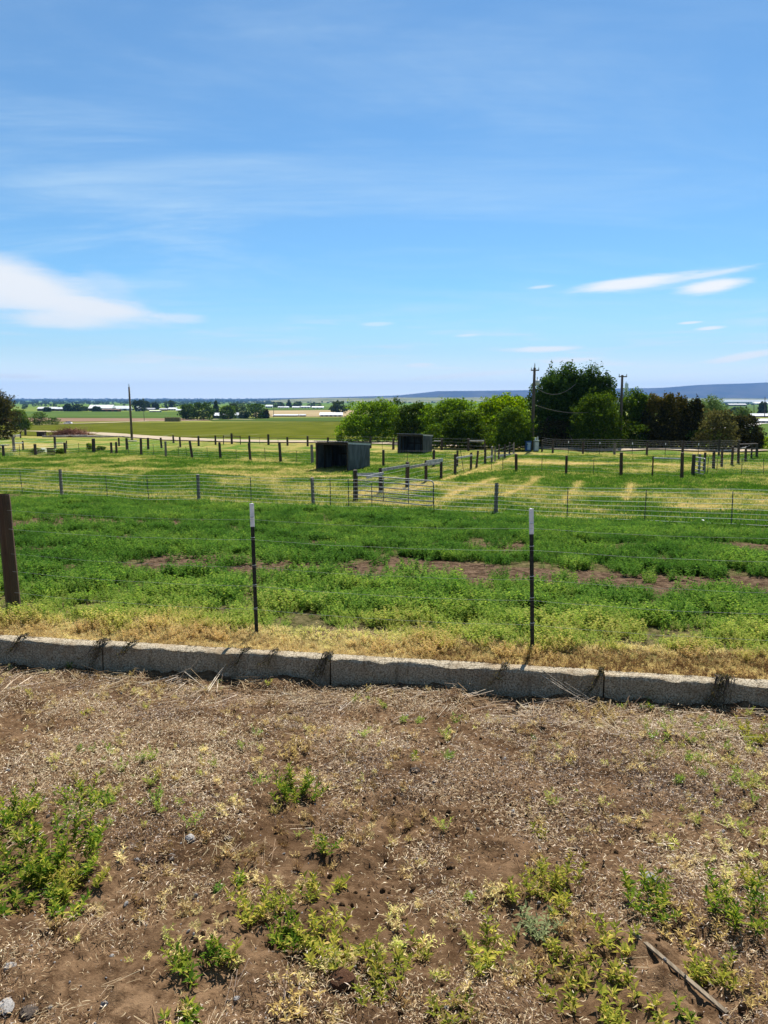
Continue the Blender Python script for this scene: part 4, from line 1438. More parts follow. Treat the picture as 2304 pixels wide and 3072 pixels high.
tree('poplar_tree', 'pale green feathery tree rising behind the olive brown tree', (2120, 1325), 2064, 2172, 1186, 1310, 9000, 0.26, 'pale_leaf', 'upright', seed=16)
tree('broadleaf_tree', 'thin olive brown tree with sparse leaves near the end of the row', (2142, 1349), 2084, 2202, 1228, 1345, 5200, 0.22, 'olive_leaf', seed=17)
tree('dark_shrub', 'rounded very dark bush at the right end of the tree row', (2228, 1347), 2176, 2282, 1244, 1346, 11000, 0.2, 'rust_leaf', seed=18)
tree('broadleaf_tree', 'small spiky green treetop above the rounded dark bush', (2222, 1322), 2192, 2250, 1220, 1300, 2600, 0.24, 'pale_leaf', 'upright', seed=19)
tree('field_shrub', 'low bright green shrub at the right edge behind the fence', (2300, 1345), 2262, 2360, 1308, 1344, 3500, 0.16, 'bright_leaf', seed=20, cat='shrub', trunk=False)
tree('field_shrub', 'small yellow green shrub at the foot of the round willow', (1018, 1328), 1008, 1030, 1296, 1327, 900, 0.16, 'bright_leaf', seed=21, cat='shrub', trunk=False)
# shrubs under the row
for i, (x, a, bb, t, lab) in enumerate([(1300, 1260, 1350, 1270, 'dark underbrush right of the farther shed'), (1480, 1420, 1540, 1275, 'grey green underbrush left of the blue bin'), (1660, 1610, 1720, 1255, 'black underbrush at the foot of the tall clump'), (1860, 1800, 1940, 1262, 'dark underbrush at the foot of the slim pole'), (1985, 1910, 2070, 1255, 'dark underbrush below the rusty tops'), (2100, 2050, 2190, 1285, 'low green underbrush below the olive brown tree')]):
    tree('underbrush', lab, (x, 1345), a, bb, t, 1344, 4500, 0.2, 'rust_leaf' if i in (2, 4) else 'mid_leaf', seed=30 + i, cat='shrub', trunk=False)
# left edge
tree('elm_tree', 'big dark tree cut off by the left edge', (-20, 1318), -120, 62, 1170, 1316, 19000, 0.3, 'rust_leaf', 'upright', seed=40, lobes_n=12)
tree('elm_tree', 'mid green tree just right of the dark left edge tree', (62, 1290), 30, 92, 1226, 1288, 5000, 0.34, 'mid_leaf', seed=41)
tree('field_shrub', 'round green bush left of the white car', (118, 1276), 96, 142, 1234, 1275, 3000, 0.4, 'mid_leaf', seed=42, cat='shrub')
tree('field_shrub', 'low dark bush with a bare spike beside the white car', (160, 1274), 138, 180, 1252, 1273, 2200, 0.35, 'dark_leaf', seed=43, cat='shrub', trunk=False)
# trees round the farmhouses in mid distance
MID = [('dark leafy tree at the left end of the farmhouse trees', 560, 1259, 540, 588, 1210, 1258, 'dark_leaf', 'round'), ('widest dark tree among the farmhouse trees', 610, 1260, 574, 646, 1205, 1259, 'dark_leaf', 'round'), ('light green round tree beside the farmhouse roof', 683, 1258, 657, 711, 1216, 1256, 'mid_leaf', 'round'),
       ('small silvery tree between the light green and the big dark tree', 730, 1256, 716, 746, 1232, 1255, 'silver_leaf', 'round'), ('big dark evergreen mass at the right end of the farmhouse trees', 767, 1256, 733, 802, 1209, 1255, 'dark_leaf', 'round'), ('tall dark conifer behind the farmhouse', 648, 1246, 636, 662, 1199, 1244, 'far_leaf', 'conifer'),
       ('row of dark trees behind the light green tree', 708, 1245, 688, 735, 1207, 1243, 'far_leaf', 'upright'), ('small olive tree leaning on the big dark evergreen mass', 800, 1256, 788, 808, 1228, 1255, 'olive_leaf', 'round')]
for i, (lab, bx, by, a, bb, t, bt, mt, st) in enumerate(MID):
    tree('farm_tree', lab, (bx, by), a, bb, t, bt, 2600, 0.9, mt, st, seed=50 + i, lobes_n=7)
FAR = [('tall feathery tree right of the long blue barn', 420, 1234, 400, 442, 1197, 1233), ('lower tree against the feathery tree', 441, 1231, 430, 452, 1202, 1230), ('single round dark tree between the far house and the feathery tree', 466, 1229, 455, 478, 1207, 1228), ('square topped dark tree above the pink far house', 510, 1227, 493, 528, 1200, 1226),
       ('dark tree right of the far white barn', 202, 1234, 190, 216, 1212, 1233), ('pair of joined dark trees left of the red barn', 235, 1234, 214, 256, 1213, 1233), ('pale tree beside the joined dark trees', 256, 1233, 250, 264, 1220, 1233), ('bush in front of the red barn', 289, 1235, 276, 305, 1219, 1234),
       ('dark clump right of the far white house', 834, 1223, 814, 856, 1206, 1222), ('pointed far tree standing above its neighbours', 866, 1223, 856, 878, 1197, 1222), ('dark clump over the pale far houses', 893, 1223, 878, 908, 1204, 1222), ('dark trees left of the round willow', 1012, 1240, 990, 1040, 1203, 1238),
       ('far trees between the pale roofs', 945, 1222, 922, 968, 1207, 1221), ('small far tree on the left plain', 140, 1236, 130, 152, 1222, 1235), ('far tree by the right hand poles', 2286, 1246, 2274, 2300, 1206, 1244), ('far tree in front of the right hand sheds', 2210, 1240, 2190, 2232, 1222, 1239)]
for i, (lab, bx, by, a, bb, t, bt) in enumerate(FAR):
    tree('far_tree', lab, (bx, by), a, bb, t, bt, 1100, 2.0, 'far_leaf', 'conifer' if 'pointed' in lab else ('upright' if i in (0, 3) else 'round'), seed=70 + i, lobes_n=6)


def treeline(name, y0, y1, x0, x1, count, hpx, leafpx, seed):
    """far-off woods and hedges on the plain, one mass each"""
    rng = np.random.default_rng(seed)
    Vs = []
    for i in range(count):
        px = rng.uniform(x0, x1)
        py = rng.uniform(y0, y1)
        b = hit(px, py)
        sc = b.y / FPX
        hh = hpx * rng.uniform(0.4, 1.15) * sc
        ww = hpx * rng.uniform(0.5, 2.2) * sc
        n = 60
        C = rng.normal(size=(n, 3))
        C /= np.linalg.norm(C, axis=1, keepdims=True)
        C = C * np.array([ww / 2, ww / 2, hh / 2]) * rng.uniform(0.7, 1.05, (n, 1)) + np.array([b.x, b.y, b.z + hh / 2])
        V, _ = leaf_quads(C, rng.normal(size=(n, 3)), rng.normal(size=(n, 3)), leafpx * sc * rng.uniform(0.6, 1.3, n), 0.8)
        Vs.append(V)
    V = np.concatenate(Vs)
    return tag(obj(name, np_mesh(name, V, np.arange(len(V)).reshape(-1, 4), 'far_leaf')), kind='stuff')


treeline('treeline', 1200.5, 1204, -200, 1000, 700, 6, 2.4, 1)
treeline('treeline', 1204, 1214, -150, 850, 520, 6.5, 2.6, 2)
treeline('treeline', 1216, 1231, 60, 560, 70, 8, 3.0, 3)
treeline('treeline', 1203, 1210, 900, 2500, 420, 5, 2.2, 4)
treeline('treeline', 1222, 1238, 560, 800, 40, 10, 3.2, 5)
treeline('treeline', 1212, 1217, 2120, 2450, 50, 5, 2.2, 6)


# ------------------------------------------------------------------ far buildings
def house(name, label, x0, x1, yb, ye, yr, wall, roof, cat='building', depth=None, group=None, openings=2, rz=0.0):
    """long side towards us: walls yb..ye, roof ye..yr, in photograph pixels"""
    b = hit((x0 + x1) / 2, yb)
    sc = b.y / FPX
    w = (x1 - x0) * sc
    h = (yb - ye) * sc
    rh = (ye - yr) * sc
    d = depth or max(8.0, min(w * 0.5, 24))
    rt = root(name, b, label, cat, group, rz)
    MB().box((0, d / 2, h / 2 - 0.3), (w, d, h + 0.6)).build('wall', wall, rt)
    m = MB()
    o = 0.5
    x = w / 2 + o
    z0 = h + 0.02
    v = [(-x, -o, z0), (x, -o, z0), (x, d / 2, z0 + rh), (-x, d / 2, z0 + rh), (x, d + o, z0), (-x, d + o, z0)]
    m.v += v
    m.f += [(0, 1, 2, 3), (3, 2, 4, 5), (0, 3, 5), (1, 4, 2), (0, 5, 4, 1)]
    m.build('roof', roof, rt)
    for i in range(openings):
        xx = -w / 2 + w * (i + 0.5) / openings
        ow = min(w / openings * 0.5, 4.0)
        MB().box((xx, -0.03, h * 0.42), (ow, 0.14, h * 0.75)).build('door' if i % 2 == 0 else 'window', 'dark_opening', rt)
    return rt


house('barn', 'long low white roofed barn farthest left on the plain', 112, 166, 1233, 1226, 1221, 'brown_wall', 'white_roof', openings=4)
house('barn', 'low white roofed shed at the right end of the far left barn', 166, 191, 1233, 1227, 1222, 'brown_wall', 'white_roof', openings=2)
house('barn', 'bright white roofed barn with dark red open front', 266, 335, 1233, 1225, 1215, 'red_wall', 'white_roof', openings=6)
house('barn', 'long blue grey steel barn beside the red fronted barn', 337, 388, 1232, 1226, 1218, 'blue_wall', 'white_roof', openings=2)
house('barn', 'low dark red lean to in front of the white roofed barn', 303, 356, 1235, 1229, 1227, 'red_wall', 'brown_wall', openings=3, depth=8)
house('house', 'small far house with a pale dome roof by the feathery tree', 405, 420, 1233, 1226, 1220, 'white_wall', 'white_roof', 'house', openings=2)
house('house', 'dark roofed far house right of the feathery tree', 434, 462, 1232, 1228, 1224, 'brown_wall', 'grey_roof', 'house', openings=3)
house('greenhouse', 'pale green long low greenhouse on the left plain', 448, 478, 1237, 1233, 1231, 'cabinet_green', 'pale_drum', openings=1)
house('house', 'pinkish low far house under the square topped tree', 478, 500, 1232, 1228, 1225, 'red_wall', 'grey_roof', 'house', openings=3)
house('house', 'white far shed right of the square topped tree', 505, 528, 1231, 1227, 1223, 'white_wall', 'white_roof', 'house', openings=3)
house('house', 'white far house with a low roof at the edge of the farmhouse trees', 528, 544, 1234, 1231, 1228, 'white_wall', 'white_roof', 'house', openings=2)
house('house', 'farmhouse with a white roof between the dark and the light green tree', 638, 670, 1256, 1247, 1239, 'brown_wall', 'white_roof', 'house', openings=3)
house('house', 'white sided farmhouse half hidden by the silvery tree', 700, 738, 1255, 1246, 1238, 'white_wall', 'grey_roof', 'house', openings=3)
house('house', 'white far house standing alone before the green bench land', 797, 817, 1224, 1219, 1215, 'white_wall', 'white_roof', 'house', openings=3)
house('house', 'pale far house left of the pointed tree', 834, 850, 1225, 1222, 1219, 'white_wall', 'grey_roof', 'house', openings=2)
house('house', 'pale far house under the pointed tree', 853, 866, 1225, 1222, 1219, 'white_wall', 'white_roof', 'house', openings=2)
house('house', 'pale far house right of the pointed tree', 877, 898, 1225, 1222, 1219, 'white_wall', 'white_roof', 'house', openings=3)
house('house', 'wide pale far house beneath the dark clump', 902, 930, 1225, 1221, 1218, 'white_wall', 'grey_roof', 'house', openings=3)
house('house', 'pale roof in the far trees near the willow', 936, 970, 1226, 1222, 1219, 'white_wall', 'white_roof', 'house', openings=3)
house('barn', 'long low open shed with a thin white roof on the tan field', 820, 892, 1250, 1246, 1243.5, 'brown_wall', 'white_roof', openings=9)
house('barn', 'white roofed sheds beside the round willow', 960, 1026, 1250, 1245, 1238, 'white_wall', 'white_roof', openings=5)
house('barn', 'dark little shed between the two long white roofs', 898, 915, 1250, 1246, 1243, 'brown_wall', 'grey_roof', openings=1)
house('warehouse', 'very long white roofed warehouse below the hills', 2166, 2420, 1212, 1206, 1199, 'grey_roof', 'white_roof', openings=8)
house('warehouse', 'second white roof nearer than the long warehouse', 2262, 2400, 1214, 1210, 1206, 'white_wall', 'white_roof', openings=6)
house('house', 'low dark sheds in front of the long warehouse', 2188, 2240, 1218, 1214, 1211, 'brown_wall', 'grey_roof', 'house', openings=4)
house('barn', 'grey roofed long shed at the right edge by the gravel road', 2266, 2330, 1270, 1263, 1257, 'blue_wall', 'grey_roof', openings=4)
house('barn', 'dark roofed shed beyond the gravel road at the right edge', 2258, 2330, 1252, 1248, 1241, 'brown_wall', 'grey_roof', openings=4)

# grain elevator far behind the slim pole
b = hit(1876, 1232)
sc = b.y / FPX
rt = root('grain_elevator', b, 'pale grain elevator tower far behind the slim pole', 'tower')
hh = at_depth(1876, 1151, b.y).z - b.z
MB().tube([(0, 0, -1), (0, 0, hh)], 5.0 * sc, 14).build('silo', 'white_wall', rt)
MB().box((-1.0 * sc, 0, hh + 1.2 * sc), (4.5 * sc, 4.5 * sc, 3.2 * sc)).build('head_house', 'grey_metal', rt)
MB().tube([(-2 * sc, 0, hh + 2 * sc), (-2 * sc, 0, hh + 7 * sc)], 0.5 * sc, 6).build('vent_pipe', 'grey_metal', rt)


# ------------------------------------------------------------------ utility poles
def pole(label, base, top, arm=None, trans=None, insul=True, rad=0.14):
    b = hit(*base)
    t = at_depth(top[0], top[1], b.y)
    rt = root('utility_pole', b, label, 'pole')
    v = t - b
    MB().tube([(0, 0, -0.5), v * 0.5, v], [rad * 1.15, rad, rad * 0.8], 9).build('shaft', 'pole_wood', rt, smooth=True)
    sc = b.y / FPX
    if arm:
        yy, hw = arm
        z = at_depth(top[0], yy, b.y).z - b.z
        q = v * (z / v.z)
        a = MB().box((q.x, -rad - 0.05, z), (2 * hw * sc, 0.1, 0.12)).build('crossarm', 'pole_wood', rt)
        for s in (-0.9, 0.9):
            MB().tube([(q.x + s * hw * sc, -rad - 0.05, z + 0.06), (q.x + s * hw * sc, -rad - 0.05, z + 0.28)], [0.06, 0.04], 6).build('insulator', 'grey_metal', rt)
    if insul:
        MB().tube([v, v + Vector((0, 0, 0.12)), v + Vector((0.0, 0, 0.45))], [0.05, 0.07, 0.04], 6).build('insulator', 'grey_metal', rt)
    if trans:
        x, y0, y1 = trans
        p, q = at_depth(x, y0, b.y) - b, at_depth(x, y1, b.y) - b
        e = MB().tube([q, q + (p - q) * 0.12, q + (p - q) * 0.85, p], [0.2, 0.27, 0.27, 0.16], 12)
        t_ = e.build('transformer', 'grey_metal', rt, smooth=True)
        MB().tube([p, p + Vector((0, 0, 0.3))], 0.05, 6).build('bushing', 'grey_metal', t_)
        MB().box(((p.x + v.x) / 2, 0, (p.z + q.z) / 2), (abs(p.x - v.x), 0.08, 0.1)).build('bracket', 'black_steel', rt)
    return rt, b, v


pole('lone dark wooden pole standing by the dirt road left of the sheds', (396, 1320), (387, 1161), None, None, True, 0.16)
_, pb, pv = pole('wooden pole with crossarm and grey transformer before the tall cottonwoods', (1596, 1349), (1604, 1103), (1111, 12), (1612, 1140, 1154), True, 0.17)
_, qb, qv = pole('slim dark pole with a crossarm before the mid green tree', (1860, 1347), (1867, 1125), (1130, 12), None, False, 0.16)
pole('small far pole on the green pasture near the haystack', (433, 1264), (431, 1233), None, None, False, 0.16)
pole('far pole by the long low open shed', (821, 1252), (821, 1224), None, None, False, 0.2)
pole('far pole before the right edge sheds', (2262, 1243), (2262, 1205), None, None, False, 0.3)
pole('far pole hard against the right edge', (2294, 1252), (2295, 1192), None, None, False, 0.3)


def cable(label, a, b, sag, rad=0.02):
    pts = []
    for s in np.linspace(0, 1, 17):
        p = a + (b - a) * s
        p.z -= sag * 4 * s * (1 - s)
        pts.append(p - a)
    o = MB().tube(pts, rad, 5).build('power_cable', 'rusty_wire', None, a)
    return tag(o, label, 'cable')


cable('sagging cable between the transformer pole and the slim pole', pb + pv * 0.56, qb + qv * 0.62, 1.0, 0.022)
cable('service wire strung from the transformer pole up into the cottonwoods', pb + pv * 0.78, at_depth(1727, 1152, pb.y + 3.0), 1.0, 0.02)
# guy strut beside the slim pole
a_, b_ = hit(1731, 1345), None
b_ = at_depth(1706, 1299, a_.y)
o = MB().tube([(0, 0, -0.2), b_ - a_], 0.045, 6).build('guy_strut', 'grey_post', None, a_)
tag(o, 'thin pale strut leaning in the dark shade of the tall clump', 'strut')

# service cabinet and bin under the transformer pole
b = hit(1608, 1353)
sc = b.y / FPX
rt = root('service_cabinet', b, 'grey green electric cabinet at the foot of the transformer pole', 'cabinet')
MB().box((0, 0, 0.52), (14 * sc, 0.5, 1.04)).build('body', 'cabinet_green', rt)
MB().box((0, -0.27, 0.5), (11.5 * sc, 0.03, 0.85)).build('door', 'grey_metal', rt)
MB().box((0, 0, 1.07), (15.5 * sc, 0.6, 0.06)).build('lid', 'cabinet_green', rt)
MB().box((-2.5 * sc, 0, 1.25), (4 * sc, 0.2, 0.3)).build('meter_box', 'grey_metal', rt)
MB().tube([(4 * sc, 0, 1.1), (4 * sc, 0, 1.5)], 0.06, 6).build('conduit', 'grey_metal', rt)
b = hit(1583, 1352)
rt = root('storage_bin', b, 'blue upright bin with a pale front near the transformer pole', 'bin')
m = MB()
w_ = 8.5 * sc
m.v += [(-w_ * .85, -0.35, 0), (w_ * .85, -0.35, 0), (w_ * .85, 0.35, 0), (-w_ * .85, 0.35, 0), (-w_, -0.42, 0.95), (w_, -0.42, 0.95), (w_, 0.42, 0.95), (-w_, 0.42, 0.95)]
m.f += [(0, 3, 2, 1), (4, 5, 6, 7), (0, 1, 5, 4), (1, 2, 6, 5), (2, 3, 7, 6), (3, 0, 4, 7)]
m.build('body', 'blue_plastic', rt)
MB().box((0, -0.01, 0.99), (2.15 * w_, 0.95, 0.07)).build('lid', 'blue_plastic', rt)
MB().box((0.1 * w_, -0.42, 0.5), (1.1 * w_, 0.06, 0.75)).build('front_label', 'pale_blue', rt)


# ------------------------------------------------------------------ odds and ends in the left paddock
def crate_box():
    b = hit(125, 1309)
    sc = b.y / FPX
    rt = root('water_trough', b, 'dark square tank standing left of the reddish brush pile', 'tank')
    MB().box((0, 0, 6.5 * sc), (22 * sc, 1.0, 13 * sc)).build('body', 'dark_box', rt)
    MB().box((0, 0, 13.4 * sc), (23.5 * sc, 1.1, 1.2 * sc)).build('rim', 'shed_timber', rt)
    b = hit(153, 1366)
    sc = b.y / FPX
    rt = root('pallet', b, 'upright slatted wooden pallet between posts in the left paddock', 'pallet', None, 0.1)
    for i in range(7):
        MB().box(((-10 + 20 * i / 6) * sc, 0, 11.5 * sc), (1.9 * sc, 0.03, 22 * sc)).build('slat', 'weathered_post', rt)
    for z in (2, 11, 21):
        MB().box((0, 0.055, z * sc), (22 * sc, 0.05, 2.4 * sc)).build('cross_rail', 'weathered_post', rt)
    b = hit(131, 1359)
    sc = b.y / FPX
    rt = root('drum', b, 'pale round drum lying in the weeds left of the pallet', 'drum')
    MB().tube([(-9 * sc, 0, 7.5 * sc), (7 * sc, 0, 7.5 * sc)], 7.5 * sc, 14).build('body', 'pale_drum', rt, smooth=False)
    for q in (-4, 2):
        MB().tube([((q - 0.4) * sc, 0, 7.5 * sc), ((q + 0.4) * sc, 0, 7.5 * sc)], 7.9 * sc, 14).build('hoop', 'grey_metal', rt)
    tree('paddock_weed', 'dark weeds growing round the pale drum', (118, 1362), 92, 130, 1345, 1361, 900, 0.14, 'mid_leaf', seed=90, cat='weed', trunk=False)
    tree('paddock_weed', 'green weeds growing right of the pallet', (178, 1363), 165, 192, 1347, 1362, 900, 0.14, 'mid_leaf', seed=91, cat='weed', trunk=False)
    tree('paddock_weed', 'yellow green weed beside the stump like post', (268, 1352), 260, 278, 1328, 1352, 700, 0.14, 'bright_leaf', seed=92, cat='weed', trunk=False)
    tree('paddock_weed', 'dark weed patch right of the stump like post', (300, 1354), 288, 318, 1338, 1354, 900, 0.14, 'mid_leaf', seed=93, cat='weed', trunk=False)


crate_box()


def brush_pile():
    b = hit(212, 1311)
    sc = b.y / FPX
    rng = np.random.default_rng(5)
    rt = root('brush_pile', b, 'reddish heap of dead brush beyond the left paddock fence', 'brush pile')
    m = MB()
    for i in range(900):
        x = rng.normal(0, 0.45)
        y = rng.normal(0, 0.4)
        env = max(0.05, 1 - (x * x + y * y) / 1.1)
        p = Vector((x * 48 * sc, y * 2.4, rng.random() * env * 20 * sc))
        d = Vector(rng.normal(size=3)) * 1.2
        d.z = abs(d.z) * 0.5
        m.tube([p, p + d * 0.5 + Vector((0, 0, 0.08)), p + d * rng.uniform(0.6, 1.1)], [0.035, 0.025, 0.01], 3, False)
    tag(m.build('twigs', 'red_brush', rt), kind='stuff')
    C = rng.normal(size=(2500, 3)) * np.array([22 * sc, 1.0, 4.5 * sc]) + np.array([0, 0, 7 * sc])
    C[:, 2] = np.abs(C[:, 2])
    V, F = leaf_quads(C, rng.normal(size=(2500, 3)), rng.normal(size=(2500, 3)), 0.3 * rng.uniform(0.5, 1.4, 2500), 0.5)
    tag(obj('dead_leaves', np_mesh('dead_leaves', V, F, 'red_brush'), rt), kind='stuff')
    ends = [((128, 1320), (262, 1306)), ((160, 1312), (290, 1313)), ((205, 1308), (330, 1318)), ((220, 1317), (345, 1313)), ((260, 1310), (372, 1320)), ((290, 1318), (395, 1318)), ((170, 1319), (240, 1310)), ((300, 1312), (340, 1321))]
    d0 = b.y - 2.2
    for i, (p0, p1) in enumerate(ends):
        a = at_depth(p0[0], p0[1], d0 - 0.3 * i)
        c = at_depth(p1[0], p1[1], d0 - 0.5 + 0.25 * i)
        for q in (a, c):
            q.z = max(q.z, float(gz(q.x, q.y)) + 0.12)
        L = MB().tube([(0, 0, 0), (c - a) * 0.5 + Vector((0, 0, 0.05)), c - a], [0.15, 0.13, 0.09], 8)
        o = L.build('log', 'grey_log', None, a, True)
        tag(o, 'grey felled log lying in the heap before the reddish brush pile', 'log', 'logs heaped before the brush pile')


brush_pile()

# haystack: rows of bales read as one dark block
b = hit(519, 1265)
sc = b.y / FPX
rt = root('haystack', b, 'long dark haystack on the edge of the green crop field', 'haystack')
rng = np.random.default_rng(8)
for i in range(9):
    for j in range(2):
        hb_ = 6.4 * sc
        MB().box(((-20 + 40 * i / 8) * sc + rng.normal(0, 0.05), rng.normal(0, 0.12), hb_ * (j + 0.5) + (0.02 * j)), (4.9 * sc, 2.4, hb_ * 0.98), rng.normal(0, 0.03)).build('hay_bale', 'hay', rt)


# white car on the farm lane
def car():
    b = hit(204, 1272.5)
    rt = root('parked_car', b, 'white car on the farm lane beyond the brush pile', 'car')
    m = MB()
    L, wd = 3.9, 1.65
    prof = [(-1.95, 0.3), (-1.95, 0.75), (-1.6, 0.88), (-0.85, 0.95), (0.95, 0.95), (1.75, 0.9), (1.95, 0.7), (1.95, 0.3)]
    for y in (-wd / 2, wd / 2):
        m.v += [(x, y, z) for x, z in prof]
    n = len(prof)
    m.f += [tuple(range(n)), tuple(range(2 * n - 1, n - 1, -1))] + [(i, i + n, (i + 1) % n + n, (i + 1) % n) for i in range(n)]
    m.build('body', 'car_paint', rt)
    c = MB()
    bp = [(-1.0, 0.96), (-0.45, 1.4), (0.75, 1.42), (1.45, 0.96)]
    for y in (-wd * 0.43, wd * 0.43):
        c.v += [(x, y * (1 if z < 1 else 0.86), z) for x, z in bp]
    c.f += [(0, 1, 2, 3), (7, 6, 5, 4)] + [(i, i + 4, (i + 1) % 4 + 4, (i + 1) % 4) for i in range(4)]
    c.build('cabin_glass', 'dark_glass', rt)
    MB().box((0.15, 0, 1.435), (1.25, wd * 0.76, 0.05)).build('roof', 'car_paint', rt)
    for x in (-1.2, 1.2):
        for y in (-wd / 2 + 0.02, wd / 2 - 0.02):
            w = MB().tube([(x, y - 0.1, 0.32), (x, y + 0.1, 0.32)], 0.32, 14).build('wheel', 'rubber', rt)
            MB().tube([(x, y - 0.11, 0.32), (x, y + 0.11, 0.32)], 0.19, 10).build('rim', 'grey_metal', w)
    for y in (-0.55, 0.55):
        MB().box((-1.955, y, 0.68), (0.03, 0.3, 0.13)).build('headlight', 'grey_metal', rt)


car()

# white scrap by the far fence
b = hit(2122, 1571)
m = MB()
rng = np.random.default_rng(3)
pts = [(-0.2, 0, 0.13), (-0.08, -0.05, 0.08), (0.06, -0.02, 0.05), (0.2, 0.03, 0.06), (0.22, 0.1, 0.02), (0.05, 0.12, 0.03), (-0.1, 0.1, 0.12)]
m.v += pts + [(x, y, z - 0.025) for x, y, z in pts]
m.f += [tuple(range(7)), tuple(range(13, 6, -1))] + [(i, (i + 1) % 7, (i + 1) % 7 + 7, i + 7) for i in range(7)]
tag(m.build('white_scrap', 'white_paint', None, b), 'crumpled white scrap caught at the foot of the far wire fence', 'litter')


# ------------------------------------------------------------------ plants: alfalfa, grass, straw
def alfalfa_mesh(seed, stems=10, h=0.26, sp=0.11, lf=0.024, per=13):
    rng = np.random.default_rng(seed)
    C, N, A, sz = [], [], [], []
    for s in range(stems):
        a = rng.uniform(0, 2 * math.pi)
        r0 = sp * rng.random() ** 0.5 * 0.5
        lean = rng.uniform(0.05, 0.5)
        hh = h * rng.uniform(0.65, 1.1)
        b = np.array([math.cos(a) * r0, math.sin(a) * r0, 0])
        d = np.array([math.cos(a) * lean, math.sin(a) * lean, 1.0])
        for i in range(per):
            t = (i + 0.6) / per
            p = b + d * hh * t * (1 - 0.1 * t)
            q = rng.uniform(0, 2 * math.pi)
            for tri in (-0.7, 0, 0.7):
                o = np.array([math.cos(q + tri), math.sin(q + tri), rng.uniform(0.0, 0.5)])
                C.append(p + o * lf * 0.8 * (1.1 - 0.4 * t))
                N.append(np.array([-o[0] * 0.5, -o[1] * 0.5, 1.0]) + rng.normal(0, 0.25, 3))
                A.append(o)
                sz.append(lf * rng.uniform(0.8, 1.3) * (1.15 - 0.4 * t))
    V, F = leaf_quads(np.array(C), np.array(N), np.array(A), np.array(sz), 0.6)
    return np_mesh('alfalfa_plant', V, F, 'alfalfa_leaf')


def blade_mesh(seed, n=14, h=0.12, sp=0.12, w=0.006, mat='grass_blade'):
    rng = np.random.default_rng(seed)
    V, F = [], []
    for i in range(n):
        a = rng.uniform(0, 2 * math.pi)
        b = np.array([rng.normal(0, sp / 2), rng.normal(0, sp / 2), 0])
        hh = h * rng.uniform(0.5, 1.2)
        l = rng.uniform(0.2, 1.0) * hh
        d = np.array([math.cos(a), math.sin(a), 0])
        s = np.array([-d[1], d[0], 0]) * w
        k = len(V)
        p1 = b + d * l * 0.35 + np.array([0, 0, hh * 0.65])
        p2 = b + d * l + np.array([0, 0, hh])
        V += [b - s, b + s, p1 + s * 0.8, p1 - s * 0.8, p2 + s * 0.15, p2 - s * 0.15]
        F += [(k, k + 1, k + 2, k + 3), (k + 3, k + 2, k + 4, k + 5)]
    return np_mesh('grass_tuft', np.array(V), np.array(F), mat)


def rock_mesh(seed, mat, sub=2):
    rng = np.random.default_rng(seed)
    n = 7 if sub < 2 else 12
    m = MB()
    rings = 4 if sub < 2 else 7
    ax = rng.uniform(0.6, 1.2, 3)
    ax[2] *= 0.65
    m.v.append((0, 0, -ax[2]))
    for i in range(1, rings):
        t = math.pi * i / rings
        for j in range(n):
            a = 2 * math.pi * j / n
            q = rng.uniform(0.82, 1.12)
            m.v.append((math.sin(t) * math.cos(a) * ax[0] * q, math.sin(t) * math.sin(a) * ax[1] * q, -math.cos(t) * ax[2] * q))
    m.v.append((0, 0, ax[2]))
    for j in range(n):
        m.f.append((0, 1 + (j + 1) % n, 1 + j))
        m.f.append((len(m.v) - 1, 1 + (rings - 2) * n + j, 1 + (rings - 2) * n + (j + 1) % n))
    for i in range(rings - 2):
        for j in range(n):
            a, b = 1 + i * n + j, 1 + i * n + (j + 1) % n
            m.f.append((a, b, b + n, a + n))
    return m.mesh('rock', mat)


def weed_mesh(seed, stems, h, spread, leaf, mat, aspect=0.27):
    """upright annual weed: stems with whorls of narrow leaves"""
    rng = np.random.default_rng(seed)
    V, F = [], []

    def strip(p, d, n, L, w):
        s = np.cross(d, n)
        s /= max(np.linalg.norm(s), 1e-9)
        k = len(V)
        p1, p2 = p + d * L * 0.5 + n * L * 0.1, p + d * L - n * L * 0.12
        V.extend([p, p1 + s * w, p2, p1 - s * w])
        F.append((k, k + 1, k + 2, k + 3))
    for s in range(stems):
        a = rng.uniform(0, 2 * math.pi)
        r0 = spread * 0.5 * rng.random() ** 0.6 * (1 if stems > 7 else 0.35)
        hh = h * rng.uniform(0.55, 1.1)
        b = np.array([math.cos(a) * r0, math.sin(a) * r0, 0.0])
        ln = rng.uniform(0.05, 1.1)
        d = np.array([math.cos(a) * ln, math.sin(a) * ln, 1.0])
        nw = max(6, int(hh / 0.007))
        st = np.array([0.0016, 0, 0])
        k = len(V)
        V.extend([b - st, b + st, b + d * hh + st * 0.4, b + d * hh - st * 0.4])
        F.append((k, k + 1, k + 2, k + 3))
        for i in range(nw):
            t = 0.12 + 0.88 * (i + 0.5) / nw
            p = b + d * hh * t
            q0 = i * 2.4 + rng.uniform(-0.4, 0.4)
            for q in (q0, q0 + math.pi * 0.9):
                rise = 0.35 + 0.9 * t * t + rng.normal(0, 0.25)
                dd = np.array([math.cos(q), math.sin(q), rise])
                dd /= np.linalg.norm(dd)
                L = leaf * rng.uniform(0.7, 1.25) * (0.8 + 0.35 * math.sin(math.pi * min(1, t * 1.05)))
                nn = np.array([-dd[0] * dd[2], -dd[1] * dd[2], 1 - dd[2] ** 2]) + rng.normal(0, 0.15, 3)
                nn /= np.linalg.norm(nn)
                strip(p, dd, nn, L, L * aspect * 0.5)
    return np_mesh('weed', np.array(V), np.array(F), mat)


